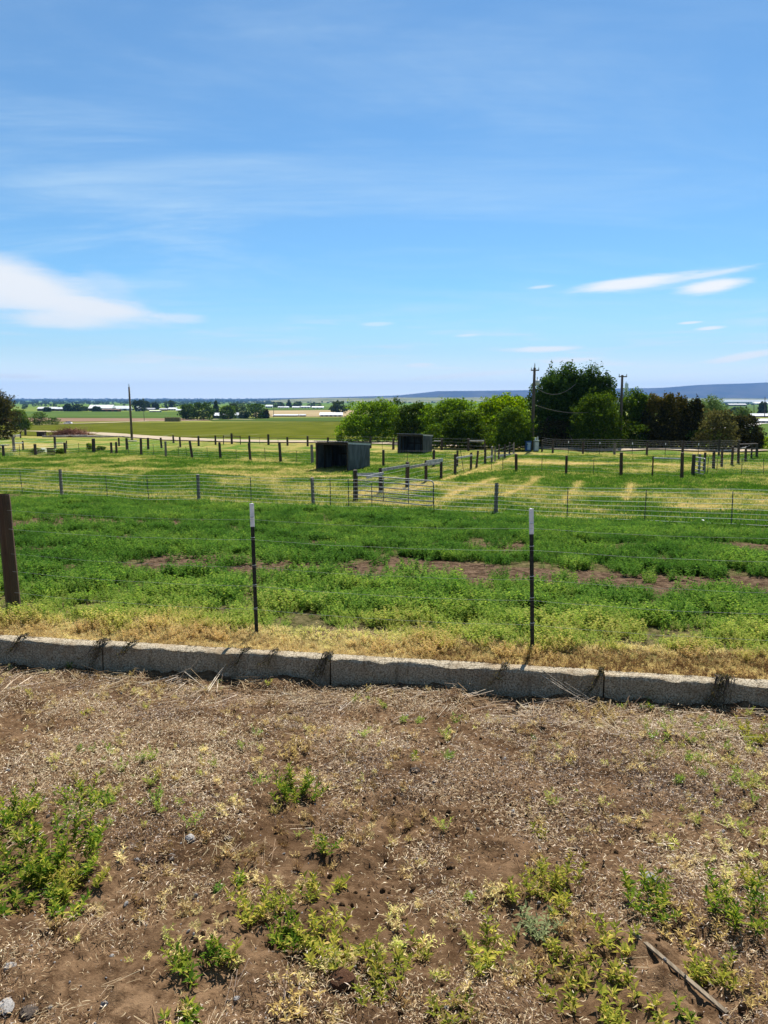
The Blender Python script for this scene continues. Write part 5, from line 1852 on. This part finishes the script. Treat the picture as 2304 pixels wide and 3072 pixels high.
def straw_mesh(seed, n=12, sp=0.07, lo=0.008, hi=0.03, up=0.35, mat='straw'):
    """short curled bits of dead plant"""
    rng = np.random.default_rng(seed)
    V, F = [], []
    for i in range(n):
        a = rng.uniform(0, 2 * math.pi)
        L = rng.uniform(lo, hi) * (2.0 if rng.random() < 0.06 else 1)
        w = rng.uniform(0.0007, 0.0018)
        p = np.array([rng.normal(0, sp), rng.normal(0, sp), rng.uniform(0.002, 0.018)])
        turn = rng.normal(0, 0.9)
        lift = rng.normal(0.1, up)
        k = len(V)
        for j in range(4):
            d = np.array([math.cos(a), math.sin(a), lift])
            sd_ = np.array([-d[1], d[0], 0.5 * math.sin(i * 1.7)]) * w * (1 if j < 3 else 0.4)
            V += [p - sd_, p + sd_]
            p = p + d * L / 3
            a += turn * 0.5
            lift -= 0.22
        for j in range(3):
            F.append((k + 2 * j, k + 2 * j + 1, k + 2 * j + 3, k + 2 * j + 2))
    V = np.array(V)
    V[:, 2] = np.maximum(V[:, 2], 0.001)
    return np_mesh('straw_bits', V, np.array(F), mat)


def field_plants():
    rng = np.random.default_rng(21)
    # candidate points in the alfalfa, denser near the viewer
    n = 78000
    r = CURB_V + CURB_W + 0.05 + (30.5 - CURB_V - CURB_W) * rng.random(n) ** 0.9
    x = (rng.random(n) * 2 - 1) * (0.78 * r + 2.8)
    y = r - CURB_A * x
    P = np.stack([x, y], 1)
    # far limit: the second fence
    fx = np.array([(b.x) for b in f2.b])
    fy = np.array([(b.y) for b in f2.b])
    ok = y < np.interp(x, fx, fy) - 0.25 + 0.3 * (fbm(x, y, 91, 2) - 0.5)
    dry, bare, sp = cover(P)
    clump = np.clip((fbm(x * 2.3, y * 2.3, 61, 3) - 0.3) * 2.4, 0, 1)
    big = fbm(x * 0.5, y * 0.8, 66, 3)
    keep = ok & (rng.random(n) > bare * (1.02 - 0.22 * (clump > 0.8))) & (rng.random(n) < np.clip(clump * 1.5, 0.06, 1)) & (rng.random(n) > sp * 0.55)
    x, y, sp, bare, clump, big, r = (q[keep] for q in (x, y, sp, bare, clump, big, r))
    z = gz(x, y) + 0.0
    n = len(x)
    yel = np.clip((CURB_V + 2.6 - r) / 2.2, 0, 1)
    tint = 0.31 + 0.44 * (fbm(x * 0.9, y * 0.9, 77, 3) - 0.4) + 0.46 * yel * (0.5 + fbm(x * 1.7, y * 1.7, 88, 2)) + sp * 0.42 + rng.normal(0, 0.06, n)
    far_y = np.clip((r - 24) / 5, 0, 1) * 0.06 - 0.09 * np.clip((r - 9.5) / 4, 0, 1) - 0.06 * (1 - clump)
    tint = np.clip(tint + far_y, 0, 1)
    scl = (0.5 + 0.85 * clump + 0.5 * (big - 0.4)) * rng.uniform(0.7, 1.25, n) * (1 - 0.45 * sp) * (1 - 0.3 * yel)
    vs = [alfalfa_mesh(s, 9 + s % 4, 0.17, 0.18, 0.024, 7) for s in range(7)]
    rot = np.stack([rng.normal(0, 0.12, n), rng.normal(0, 0.12, n), rng.uniform(0, 6.28, n)], 1)
    scatter('alfalfa', np.stack([x, y, z], 1), rot, scl, rng.integers(0, 7, n), tint, vs)
    # dead growth in the sprayed strip
    n = 11000
    r = CURB_V + CURB_W - 0.02 + 0.85 * rng.random(n) ** 1.2
    x = (rng.random(n) * 2 - 1) * 7.5
    y = r - CURB_A * x
    z = np.where(r < CURB_V + CURB_W, CURB_TOP, gz(x, y))
    back = np.clip((r - CURB_V - CURB_W - 0.2) / 0.7, 0, 1)
    tint = np.clip(0.42 + 0.6 * (fbm(x * 1.5, y * 1.5, 99, 3) - 0.5) + 0.45 * back + rng.normal(0, 0.13, n) - np.clip((x - 0.2) / 2.5, 0, 0.45) * (1 - back), 0, 1)
    rot = np.stack([rng.normal(0, 0.3, n), rng.normal(0, 0.3, n), rng.uniform(0, 6.28, n)], 1)
    vs = [weed_mesh(200 + s, 4, 0.055, 0.11, 0.018, 'gold_straw', 0.28) for s in range(5)] + [straw_mesh(230 + s, 22, 0.05, 0.02, 0.05, 0.6, 'gold_straw') for s in range(3)]
    scatter('dead_weeds', np.stack([x, y, z], 1), rot, rng.uniform(0.5, 1.2, n) * (0.7 + 0.5 * back), rng.integers(0, 8, n), tint, vs)
    # paddock grass beyond the second fence
    n = 128000
    r = 24 + 51 * rng.random(n) ** 1.2
    x = (rng.random(n) * 2 - 1) * (0.72 * r + 5)
    y = r - CURB_A * x * fade(r)
    P = np.stack([x, y], 1)
    ok = y > np.interp(x, fx, fy) - 0.2
    x, y, r, P = x[ok], y[ok], r[ok], P[ok]
    dry, bare, sp = cover(P)
    n = len(x)
    tint = np.clip(0.24 + 0.75 * (dry - 0.1) + rng.normal(0, 0.16, n), 0, 1)
    keep = rng.random(n) > dry * 0.55
    rot = np.stack([rng.normal(0, 0.15, n), rng.normal(0, 0.15, n), rng.uniform(0, 6.28, n)], 1)
    vs = [blade_mesh(300 + s, 16, 0.11, 0.26, 0.009) for s in range(5)]
    scatter('paddock_grass', np.stack([x, y, gz(x, y)], 1)[keep], rot[keep], (rng.uniform(0.6, 1.3, n) * (1 - 0.4 * dry))[keep], rng.integers(0, 5, n)[keep], tint[keep], vs)


field_plants()


def dirt_litter():
    rng = np.random.default_rng(31)
    n = 44000
    v = 1.7 + (CURB_V - 0.06 - 1.7) * rng.random(n) ** 0.85
    x = (rng.random(n) * 2 - 1) * (0.62 * v + 1.0)
    y = v - CURB_A * x
    d = fbm(x * 1.1, y * 1.1, 111, 3)
    d2 = fbm(x * 3.5, y * 3.5, 118, 3)
    want = np.clip((d - 0.45) * 5 + (d2 - 0.5) * 7 + 0.22 + 0.2 * np.clip((v - 3.2) / 1.5, -0.8, 1), 0.06, 1)
    keep = rng.random(n) < want
    x, y, v, d = x[keep], y[keep], v[keep], d[keep]
    n = len(x)
    tint = np.clip(0.45 + 0.9 * (fbm(x * 1.6, y * 1.6, 121, 3) - 0.5) + rng.normal(0, 0.14, n), 0, 1)
    rot = np.stack([rng.normal(0, 0.1, n), rng.normal(0, 0.1, n), rng.uniform(0, 6.28, n)], 1)
    vs = [straw_mesh(400 + s, 12, 0.06) for s in range(8)]
    scatter('straw_litter', np.stack([x, y, dz(x, y) + 0.001], 1), rot, rng.uniform(0.7, 1.4, n) * (0.68 + 0.32 * np.clip((v - 2.0) / 1.8, 0, 1)), rng.integers(0, 8, n), tint, vs)
    # longer grey stalks by the foot of the curb
    n = 750
    v = CURB_V - 0.1 - 0.9 * rng.random(n) ** 1.3
    x = (rng.random(n) * 2 - 1) * 5
    y = v - CURB_A * x
    tint = np.clip(rng.normal(0.42, 0.25, n), 0, 1)
    rot = np.stack([rng.normal(0, 0.1, n), rng.normal(0, 0.1, n), rng.normal(0, 0.8, n) + (rng.random(n) > 0.5) * 3.14], 1)
    vs = []
    for s in range(4):
        r2 = np.random.default_rng(450 + s)
        V, F = [], []
        for i in range(6):
            L = r2.uniform(0.08, 0.3)
            b = np.array([r2.normal(0, 0.1), r2.normal(0, 0.06), r2.uniform(0.004, 0.03)])
            a = r2.normal(0, 0.5)
            e = np.array([math.cos(a), math.sin(a), r2.normal(0, 0.12)])
            sd_ = np.array([-e[1], e[0], 0.4]) * 0.0015
            k = len(V)
            V += [b - sd_, b + sd_, b + e * L + sd_, b + e * L - sd_]
            F.append((k, k + 1, k + 2, k + 3))
        V = np.array(V)
        V[:, 2] = np.maximum(V[:, 2], 0.001)
        vs.append(np_mesh('stalks', V, np.array(F), 'straw'))
    m2 = 420
    v2 = 1.8 + (CURB_V - 2.2) * rng.random(m2)
    x2 = (rng.random(m2) * 2 - 1) * (0.62 * v2 + 0.8)
    y2 = v2 - CURB_A * x2
    x, y = np.concatenate([x, x2]), np.concatenate([y, y2])
    scl = np.concatenate([rng.uniform(0.7, 1.2, n), rng.uniform(0.25, 0.6, m2)])
    rot = np.concatenate([rot, np.stack([rng.normal(0, 0.1, m2), rng.normal(0, 0.1, m2), rng.uniform(0, 6.28, m2)], 1)])
    tint = np.concatenate([tint, np.clip(rng.normal(0.6, 0.25, m2), 0, 1)])
    scatter('dead_stalks', np.stack([x, y, dz(x, y) + 0.003], 1), rot, scl, rng.integers(0, 4, n + m2), tint, vs)
    # pebbles and crumbs of soil
    n = 2600
    v = 1.7 + (CURB_V - 0.1 - 1.7) * rng.random(n)
    x = (rng.random(n) * 2 - 1) * (0.62 * v + 1.0)
    y = v - CURB_A * x
    keep = rng.random(n) < np.clip(0.3 + 1.2 * (x < -0.9) * (v < 3) + 0.2, 0, 1)
    x, y = x[keep], y[keep]
    n = len(x)
    vs = []
    for s in range(5):
        vs.append(rock_mesh(500 + s, 'stone' if s < 2 else ('dark_stone' if s == 2 else 'dry_soil'), 1))
    scl = 0.004 + 0.012 * rng.random(n) ** 3
    rot = rng.uniform(0, 6.28, (n, 3))
    scatter('pebbles', np.stack([x, y, dz(x, y) + 0.002], 1), rot, scl, rng.integers(0, 5, n), np.zeros(n), vs)
    # clods of soil
    n = 2600
    v = 1.7 + (CURB_V - 0.1 - 1.7) * rng.random(n) ** 0.85
    x = (rng.random(n) * 2 - 1) * (0.62 * v + 1.0)
    y = v - CURB_A * x
    keep = rng.random(n) < np.clip((fbm(x * 1.4, y * 1.4, 141, 3) - 0.4) * 4, 0.05, 1)
    x, y = x[keep], y[keep]
    n = len(x)
    scl = 0.005 + 0.018 * rng.random(n) ** 2.5
    vs = [rock_mesh(520 + s, 'dry_soil', 1) for s in range(5)]
    scatter('soil_clods', np.stack([x, y, dz(x, y) + 0.2 * scl], 1), rng.uniform(0, 6.28, (n, 3)), scl, rng.integers(0, 5, n), np.zeros(n), vs)
    # flattened mats of dead weeds
    n = 2600
    v = 1.7 + (CURB_V - 0.12 - 1.7) * rng.random(n) ** 0.85
    x = (rng.random(n) * 2 - 1) * (0.62 * v + 1.0)
    y = v - CURB_A * x
    keep = rng.random(n) < np.clip((fbm(x * 1.9, y * 1.9, 151, 3) - 0.47) * 6 + 0.15 * np.clip(x / 2, -1, 1), 0.03, 1)
    x, y = x[keep], y[keep]
    n = len(x)
    tint = np.clip(0.45 + 1.2 * (fbm(x * 1.2, y * 1.2, 161, 3) - 0.5) + rng.normal(0, 0.16, n), 0, 1)
    rot = np.stack([rng.normal(0, 0.6, n), rng.normal(0, 0.6, n), rng.uniform(0, 6.28, n)], 1)
    vs = [weed_mesh(640 + s, 5, 0.045, 0.1, 0.02, 'gold_straw', 0.24) for s in range(5)]
    scatter('dead_weed_mats', np.stack([x, y, dz(x, y)], 1), rot, rng.uniform(0.5, 1.25, n), rng.integers(0, 5, n), tint, vs)
    # small dying seedlings, far too many to count
    n = 1700
    v = 1.7 + (CURB_V - 0.15 - 1.7) * rng.random(n) ** 0.8
    x = (rng.random(n) * 2 - 1) * (0.62 * v + 0.8)
    y = v - CURB_A * x
    d = fbm(x * 0.8, y * 0.8, 131, 3) + 0.12 * np.clip(x / 2, -1, 1) + 0.10 * np.clip((3.4 - v) / 1.5, -1, 1)
    keep = rng.random(n) < np.clip((d - 0.42) * 4, 0.03, 1)
    x, y, v = x[keep], y[keep], v[keep]
    n = len(x)
    tint = np.clip(rng.normal(0.62, 0.14, n) - 0.12 * (v < 3.2), 0, 1)
    vs = [weed_mesh(600 + s, 4 + s % 3, 0.06, 0.06, 0.02, 'alfalfa_leaf') for s in range(5)]
    rot = np.stack([rng.normal(0, 0.2, n), rng.normal(0, 0.2, n), rng.uniform(0, 6.28, n)], 1)
    scatter('seedling_weeds', np.stack([x, y, dz(x, y)], 1), rot, rng.uniform(0.5, 1.3, n), rng.integers(0, 5, n), tint, vs)


dirt_litter()

# ------------------------------------------------------------------ single weeds on the dirt (x, base y, width, height in photograph pixels)
WEEDS = [
    (22, 2470, 110, 120, 'green', 'thick green weed clump cut by the left edge of the dirt'), (255, 2420, 110, 95, 'green', 'dark green weed with a yellow tip, topmost of the left weed patch'), (205, 2590, 170, 170, 'green', 'tallest bushy green weed in the middle of the left weed patch'),
    (90, 2610, 150, 130, 'green', 'green weed leaning left beside the tallest one of the left patch'), (60, 2700, 120, 110, 'green', 'yellowish green weed low at the left edge of the dirt'), (250, 2660, 130, 100, 'yellow', 'yellow green weed below the tallest one of the left patch'), (205, 2740, 90, 85, 'green', 'small green weed standing apart below the left weed patch'), (120, 2500, 70, 80, 'green', 'slender single weed above the left weed patch'), (165, 2680, 90, 90, 'green', 'leafy green weed at the bottom middle of the left weed patch'),
    (890, 2385, 150, 105, 'green', 'wide green weed clump alone on the straw in mid dirt'), (970, 2565, 70, 85, 'green', 'small dark compact weed in the middle of the dirt'), (780, 2735, 120, 115, 'yellow', 'pale yellow green weed left in the central weed patch'), (735, 2650, 60, 70, 'green', 'slim weed at the top left of the central weed patch'),
    (885, 2830, 90, 125, 'green', 'upright green weed in front of the central weed patch'), (985, 2850, 160, 150, 'yellow', 'widest yellow green weed right in the central weed patch'), (940, 2690, 80, 90, 'yellow', 'thin weed in the upper middle of the central weed patch'), (1010, 2660, 60, 80, 'yellow', 'small star shaped weed right of the central weed patch'),
    (600, 2900, 130, 85, 'green', 'low bright green rosette left of the central patch'), (685, 2870, 60, 85, 'yellow', 'wilted weed on a bare stem beside the low rosette'), (1145, 2970, 140, 120, 'yellow', 'yellow green clump beside the reddish clod near the bottom'), (1247, 2278, 45, 55, 'green', 'tiny bright green weed alone below the curb'),
    (1275, 2870, 60, 100, 'yellow', 'slender yellow weed above the bottom middle'), (1215, 2890, 60, 75, 'yellow', 'small yellowing weed left of the slender yellow one'), (1470, 2890, 90, 150, 'yellow', 'tall thin pair of weeds right of the bottom middle'), (1665, 2690, 190, 125, 'yellow', 'widest yellow weed clump on the right half'),
    (1610, 2785, 110, 85, 'silver', 'greyish green weed below the wide yellow clump'), (1535, 2700, 55, 80, 'yellow', 'single weed left of the wide yellow clump'), (1960, 2715, 150, 105, 'green', 'fresh green weed in the middle right of the dirt'), (2060, 2790, 160, 75, 'dry', 'tan dried weed tuft beside the fresh green one'), (2215, 2745, 150, 120, 'green', 'dense dark green weed at the right'), (2290, 2690, 80, 110, 'yellow', 'weed cut by the right edge above the dense one'),
    (1845, 2830, 80, 85, 'yellow', 'upright yellow weed beside the fallen slat'), (1660, 2850, 70, 60, 'yellow', 'low yellow weed below the greyish green one'), (1690, 2960, 200, 80, 'yellow', 'spreading yellow green weed at the lower right'), (1830, 2950, 90, 80, 'yellow', 'yellow weed between the spreading one and the slat'), (2150, 2940, 110, 100, 'yellow', 'yellow weed at the lower right above the corner'), (2250, 2990, 130, 80, 'dry', 'dried golden weed in the lower right corner'),
    (1630, 2520, 70, 60, 'yellow', 'small yellow weed above the wide yellow clump'), (2270, 2215, 110, 80, 'yellow', 'yellow green weed at the foot of the curb by the right edge'), (1940, 2128, 60, 50, 'green', 'small green weed hugging the curb face'), (262, 2145, 36, 36, 'yellow', 'tiny yellow weed below the curb at the left'), (210, 2008, 30, 36, 'green', 'little green sprig against the curb at the left'),
    (1340, 3040, 100, 80, 'yellow', 'weed cut by the bottom edge right of the middle'), (890, 3010, 130, 75, 'dry', 'withered weed with reddish stems near the bottom'), (1900, 3060, 150, 90, 'yellow', 'yellow weed cut by the bottom edge at the right'), (2060, 3050, 70, 70, 'green', 'fresh little weed by the bottom right'), (540, 3065, 90, 50, 'green', 'bright little weed on the bottom edge left of the middle'), (870, 2250, 130, 40, 'dry', 'flat golden dead weed above the wide clump in mid dirt'), (1800, 2150, 120, 50, 'dry', 'golden dead weed in front of the curb joint'), (420, 2760, 50, 50, 'dry', 'lone golden dead sprig right of the left patch')]
for i, (px, py, w, h, kind, lab) in enumerate(WEEDS):
    b = hit(px, py, True)
    sc = (b - EYE).length / FPX
    wm, hm = w * sc, h * sc * 1.12
    mat = {'green': 'green_weed_leaf', 'yellow': 'yellow_weed_leaf', 'dry': 'dry_weed_leaf', 'silver': 'silver_leaf'}[kind]
    st = max(4, int(15 * wm / 0.14))
    if w < 80:
        st = max(2, st // 2)
    rt_o = obj('weed', weed_mesh(700 + i, max(3, int(min(st, 30) * 0.68)), hm * 0.5, wm * 0.85, 0.034 if kind != 'dry' else 0.024, mat), None, b - Vector((0, 0, 0.01)))
    tag(rt_o, lab, 'weed')

# ------------------------------------------------------------------ stones, clod, sticks
for i, (px, py, w, mt, nm, lab) in enumerate([(1246, 2318, 40, 'dark_stone', 'stone', 'dark angular stone in the middle of the straw'), (1030, 2950, 95, 'red_clod', 'soil_clod', 'reddish brown clod beside the yellow clump near the bottom'), (18, 3022, 42, 'stone', 'stone', 'pale grey stone in the bottom left corner'), (85, 3045, 45, 'dark_stone', 'stone', 'dark flat stone near the bottom left corner'),
                                              (30, 2905, 26, 'stone', 'stone', 'small grey stone at the left edge'), (335, 2870, 18, 'stone', 'stone', 'small round stone below the left weed patch'), (515, 2580, 20, 'dark_stone', 'soil_clod', 'small black clod right of the left weed patch'), (685, 2518, 22, 'dark_stone', 'soil_clod', 'black crumb of soil left of the dark compact weed'),
                                              (570, 2520, 34, 'stone', 'stone', 'flat grey stone on the bare patch left of the middle'), (1950, 2640, 45, 'stone', 'stone', 'flat pale stone above the fresh green weed')]):
    b = hit(px, py, True)
    sc = (b - EYE).length / FPX
    o = obj(nm, rock_mesh(800 + i, mt, 2), None, b + Vector((0, 0, 0.1 * w * sc)))
    o.scale = (w * sc * 0.5,) * 3
    o.rotation_euler.z = i * 1.1
    tag(o, lab, 'stone' if nm == 'stone' else 'clod')


def dpt(px, py, up=0.01):
    p = hit(px, py, True)
    return p + Vector((0, 0, up))


def branch(name, label, main, forks, r, mat='dead_twig'):
    o = MB()
    base = dpt(*main[0][:2])
    pts = [dpt(p[0], p[1], p[2] if len(p) > 2 else 0.015) for p in main]
    rr = [r * (1 - 0.7 * i / max(1, len(pts) - 1)) for i in range(len(pts))]
    o.tube([p - base for p in pts], rr, 6)
    for f in forks:
        q = [dpt(p[0], p[1], p[2] if len(p) > 2 else 0.02) - base for p in f]
        o.tube(q, [r * 0.6 * (1 - 0.6 * i / max(1, len(q) - 1)) for i in range(len(q))], 5)
    return tag(o.build(name, mat, None, base), label, 'branch')


branch('dead_branch', 'pale dry branch lying forked against the curb left of the middle', [(245, 2023, 0.01), (340, 2042, 0.02), (440, 2056, 0.02), (535, 2074, 0.01)],
       [[(440, 2054, 0.02), (520, 2046, 0.06), (575, 2052, 0.16), (600, 2068, 0.30)], [(480, 2064, 0.02), (545, 2055, 0.08), (560, 2062, 0.18)], [(535, 2072, 0.01), (545, 2062, 0.05), (552, 2056, 0.1)], [(555, 2052, 0.12), (590, 2062, 0.06), (615, 2072, 0.02)], [(620, 2076, 0.01), (650, 2066, 0.12), (672, 2064, 0.2)], [(625, 2078, 0.01), (660, 2066, 0.14), (680, 2064, 0.23)], [(650, 2080, 0.01), (656, 2070, 0.1)]], 0.008)
branch('dead_branch', 'bundle of long dry grass stems leaning on the curb right of the shadowed post', [(1612, 2088, 0.22), (1680, 2102, 0.12), (1790, 2124, 0.01)],
       [[(1620, 2090, 0.26), (1720, 2110, 0.1), (1835, 2128, 0.01)], [(1650, 2094, 0.18), (1740, 2116, 0.05), (1800, 2128, 0.01)], [(1560, 2082, 0.06), (1660, 2110, 0.02), (1760, 2126, 0.01)], [(1690, 2098, 0.16), (1770, 2116, 0.06), (1826, 2126, 0.02)]], 0.004)
branch('dead_branch', 'thin white stick lying below the curb in the middle', [(842, 2085, 0.02), (865, 2092, 0.03), (885, 2092, 0.01)], [[(848, 2088, 0.01), (858, 2068, 0.04)]], 0.006)
branch('dead_branch', 'thin dry stick standing askew at the right end of the curb', [(2255, 2115, 0.02), (2262, 2095, 0.2)], [[(2262, 2100, 0.14), (2310, 2125, 0.03)]], 0.006)
# weathered slat lying in the lower right
a, c = dpt(1900, 2815, 0.015), dpt(2180, 3062, 0.02)
m = MB()
d = (c - a)
sd_ = d.cross(Vector((0, 0, 1))).normalized() * 0.008
for q in np.linspace(0, 1, 7):
    p = d * q
    p.z += 0.004
    k_ = len(m.v)
    m.v += [tuple(p - sd_), tuple(p + sd_), tuple(p + sd_ + Vector((0, 0, 0.009))), tuple(p - sd_ + Vector((0, 0, 0.009)))]
    if q > 0:
        for j in range(4):
            m.f.append((k_ - 4 + j, k_ - 4 + (j + 1) % 4, k_ + (j + 1) % 4, k_ + j))
m.f += [(0, 3, 2, 1), (24, 25, 26, 27)]
tag(m.build('wood_slat', 'old_slat', None, a), 'long narrow weathered slat lying among weeds at the lower right', 'slat')


# ------------------------------------------------------------------ plants trailing over the curb, dark and slanted to double as their shadows
def trail(label, px, py, width, drop, n, seed, mat='vine_shadow_leaf'):
    """dead stems hanging over the curb's front edge"""
    d = ray(px, py)
    p = EYE + d * ((CURB_TOP - EYE.z) / d.z)
    y0 = CURB_V - CURB_A * p.x
    b = Vector((p.x, y0, CURB_TOP))
    rng = np.random.default_rng(seed)
    rt = root('trailing_weed_shadow', b, label, 'weed')
    m = MB()
    C, N, A = [], [], []
    for i in range(max(4, n)):
        x = rng.normal(0, width / 5)
        sk = -CURB_A * x
        L = drop * rng.uniform(0.4, 1.0)
        dx = rng.normal(-0.085, 0.02)  # leans left to follow the shadow streaks on the curb face
        pts = [Vector((x, sk + 0.07 + rng.uniform(0, 0.06), 0.03)), Vector((x + dx * 0.4, sk + 0.0, 0.03 + rng.uniform(0, 0.03))), Vector((x + dx, sk - 0.035, -L * 0.5)), Vector((x + dx * 1.8, sk - 0.03, -L))]
        m.tube(pts, [0.003, 0.003, 0.002, 0.001], 4, False)
        for k in range(16):
            t = rng.random() ** 1.5 * 2.99
            j = int(t)
            q = pts[j].lerp(pts[j + 1], t - j)
            C.append(np.array(q) + rng.normal(0, 0.012, 3) - np.array([0, 0.01, 0]))
            N.append(rng.normal(size=3))
            A.append(rng.normal(size=3))
    m.build('stems', 'bark', rt)
    V, F = leaf_quads(np.array(C), np.array(N), np.array(A), 0.022 * rng.uniform(0.6, 1.3, len(C)), 0.4)
    obj('foliage', np_mesh('foliage', V, F, mat), rt)


trail('dark dead weed with modelled shadow streak spilling over the curb left of the forked branch', 300, 1945, 0.12, 0.26, 12, 1)
trail('small dead weed with modelled shadow streak drooping over the curb near the left edge', 60, 1930, 0.12, 0.16, 8, 2)
trail('dark weed and modelled shadow streak hanging in the curb joint at the middle', 985, 1982, 0.08, 0.3, 14, 3)
trail('thin dead stems with modelled shadow streaks hanging over the curb right of the forked branch', 735, 1965, 0.14, 0.2, 7, 4)
trail('wispy dead weed with modelled shadow streak over the curb left of the right steel post shadow', 1525, 2012, 0.08, 0.16, 7, 5)
trail('dark weed and modelled shadow streak hanging in the curb joint right of the right steel post', 1822, 2035, 0.07, 0.26, 10, 6)
trail('bushy dark dead weed with modelled shadow streaks spilling far down the curb at the right', 2200, 2062, 0.22, 0.34, 26, 7)
trail('short dead weed with modelled shadow streak over the curb between the left joint and the branch', 395, 1948, 0.08, 0.16, 7, 8)
trail('thin dead tuft with modelled shadow streak on the curb left of the middle joint', 830, 1972, 0.06, 0.14, 5, 9)

# ------------------------------------------------------------------ haze: one closed box of thin air round everything
hz = MB().box((0, 8130, 155.5), (50000, 16340, 379)).build('haze', None)
m, k, out = material('haze_air')
vol = k.new('ShaderNodeVolumePrincipled')
vol.inputs['Color'].default_value = (0.21, 0.45, 0.90, 1)
vol.inputs['Density'].default_value = 5.4e-5
vol.inputs['Anisotropy'].default_value = 0.0
k.l.new(vol.outputs[0], out.inputs['Volume'])
hz.data.materials.append(m)
tag(hz, kind='stuff')
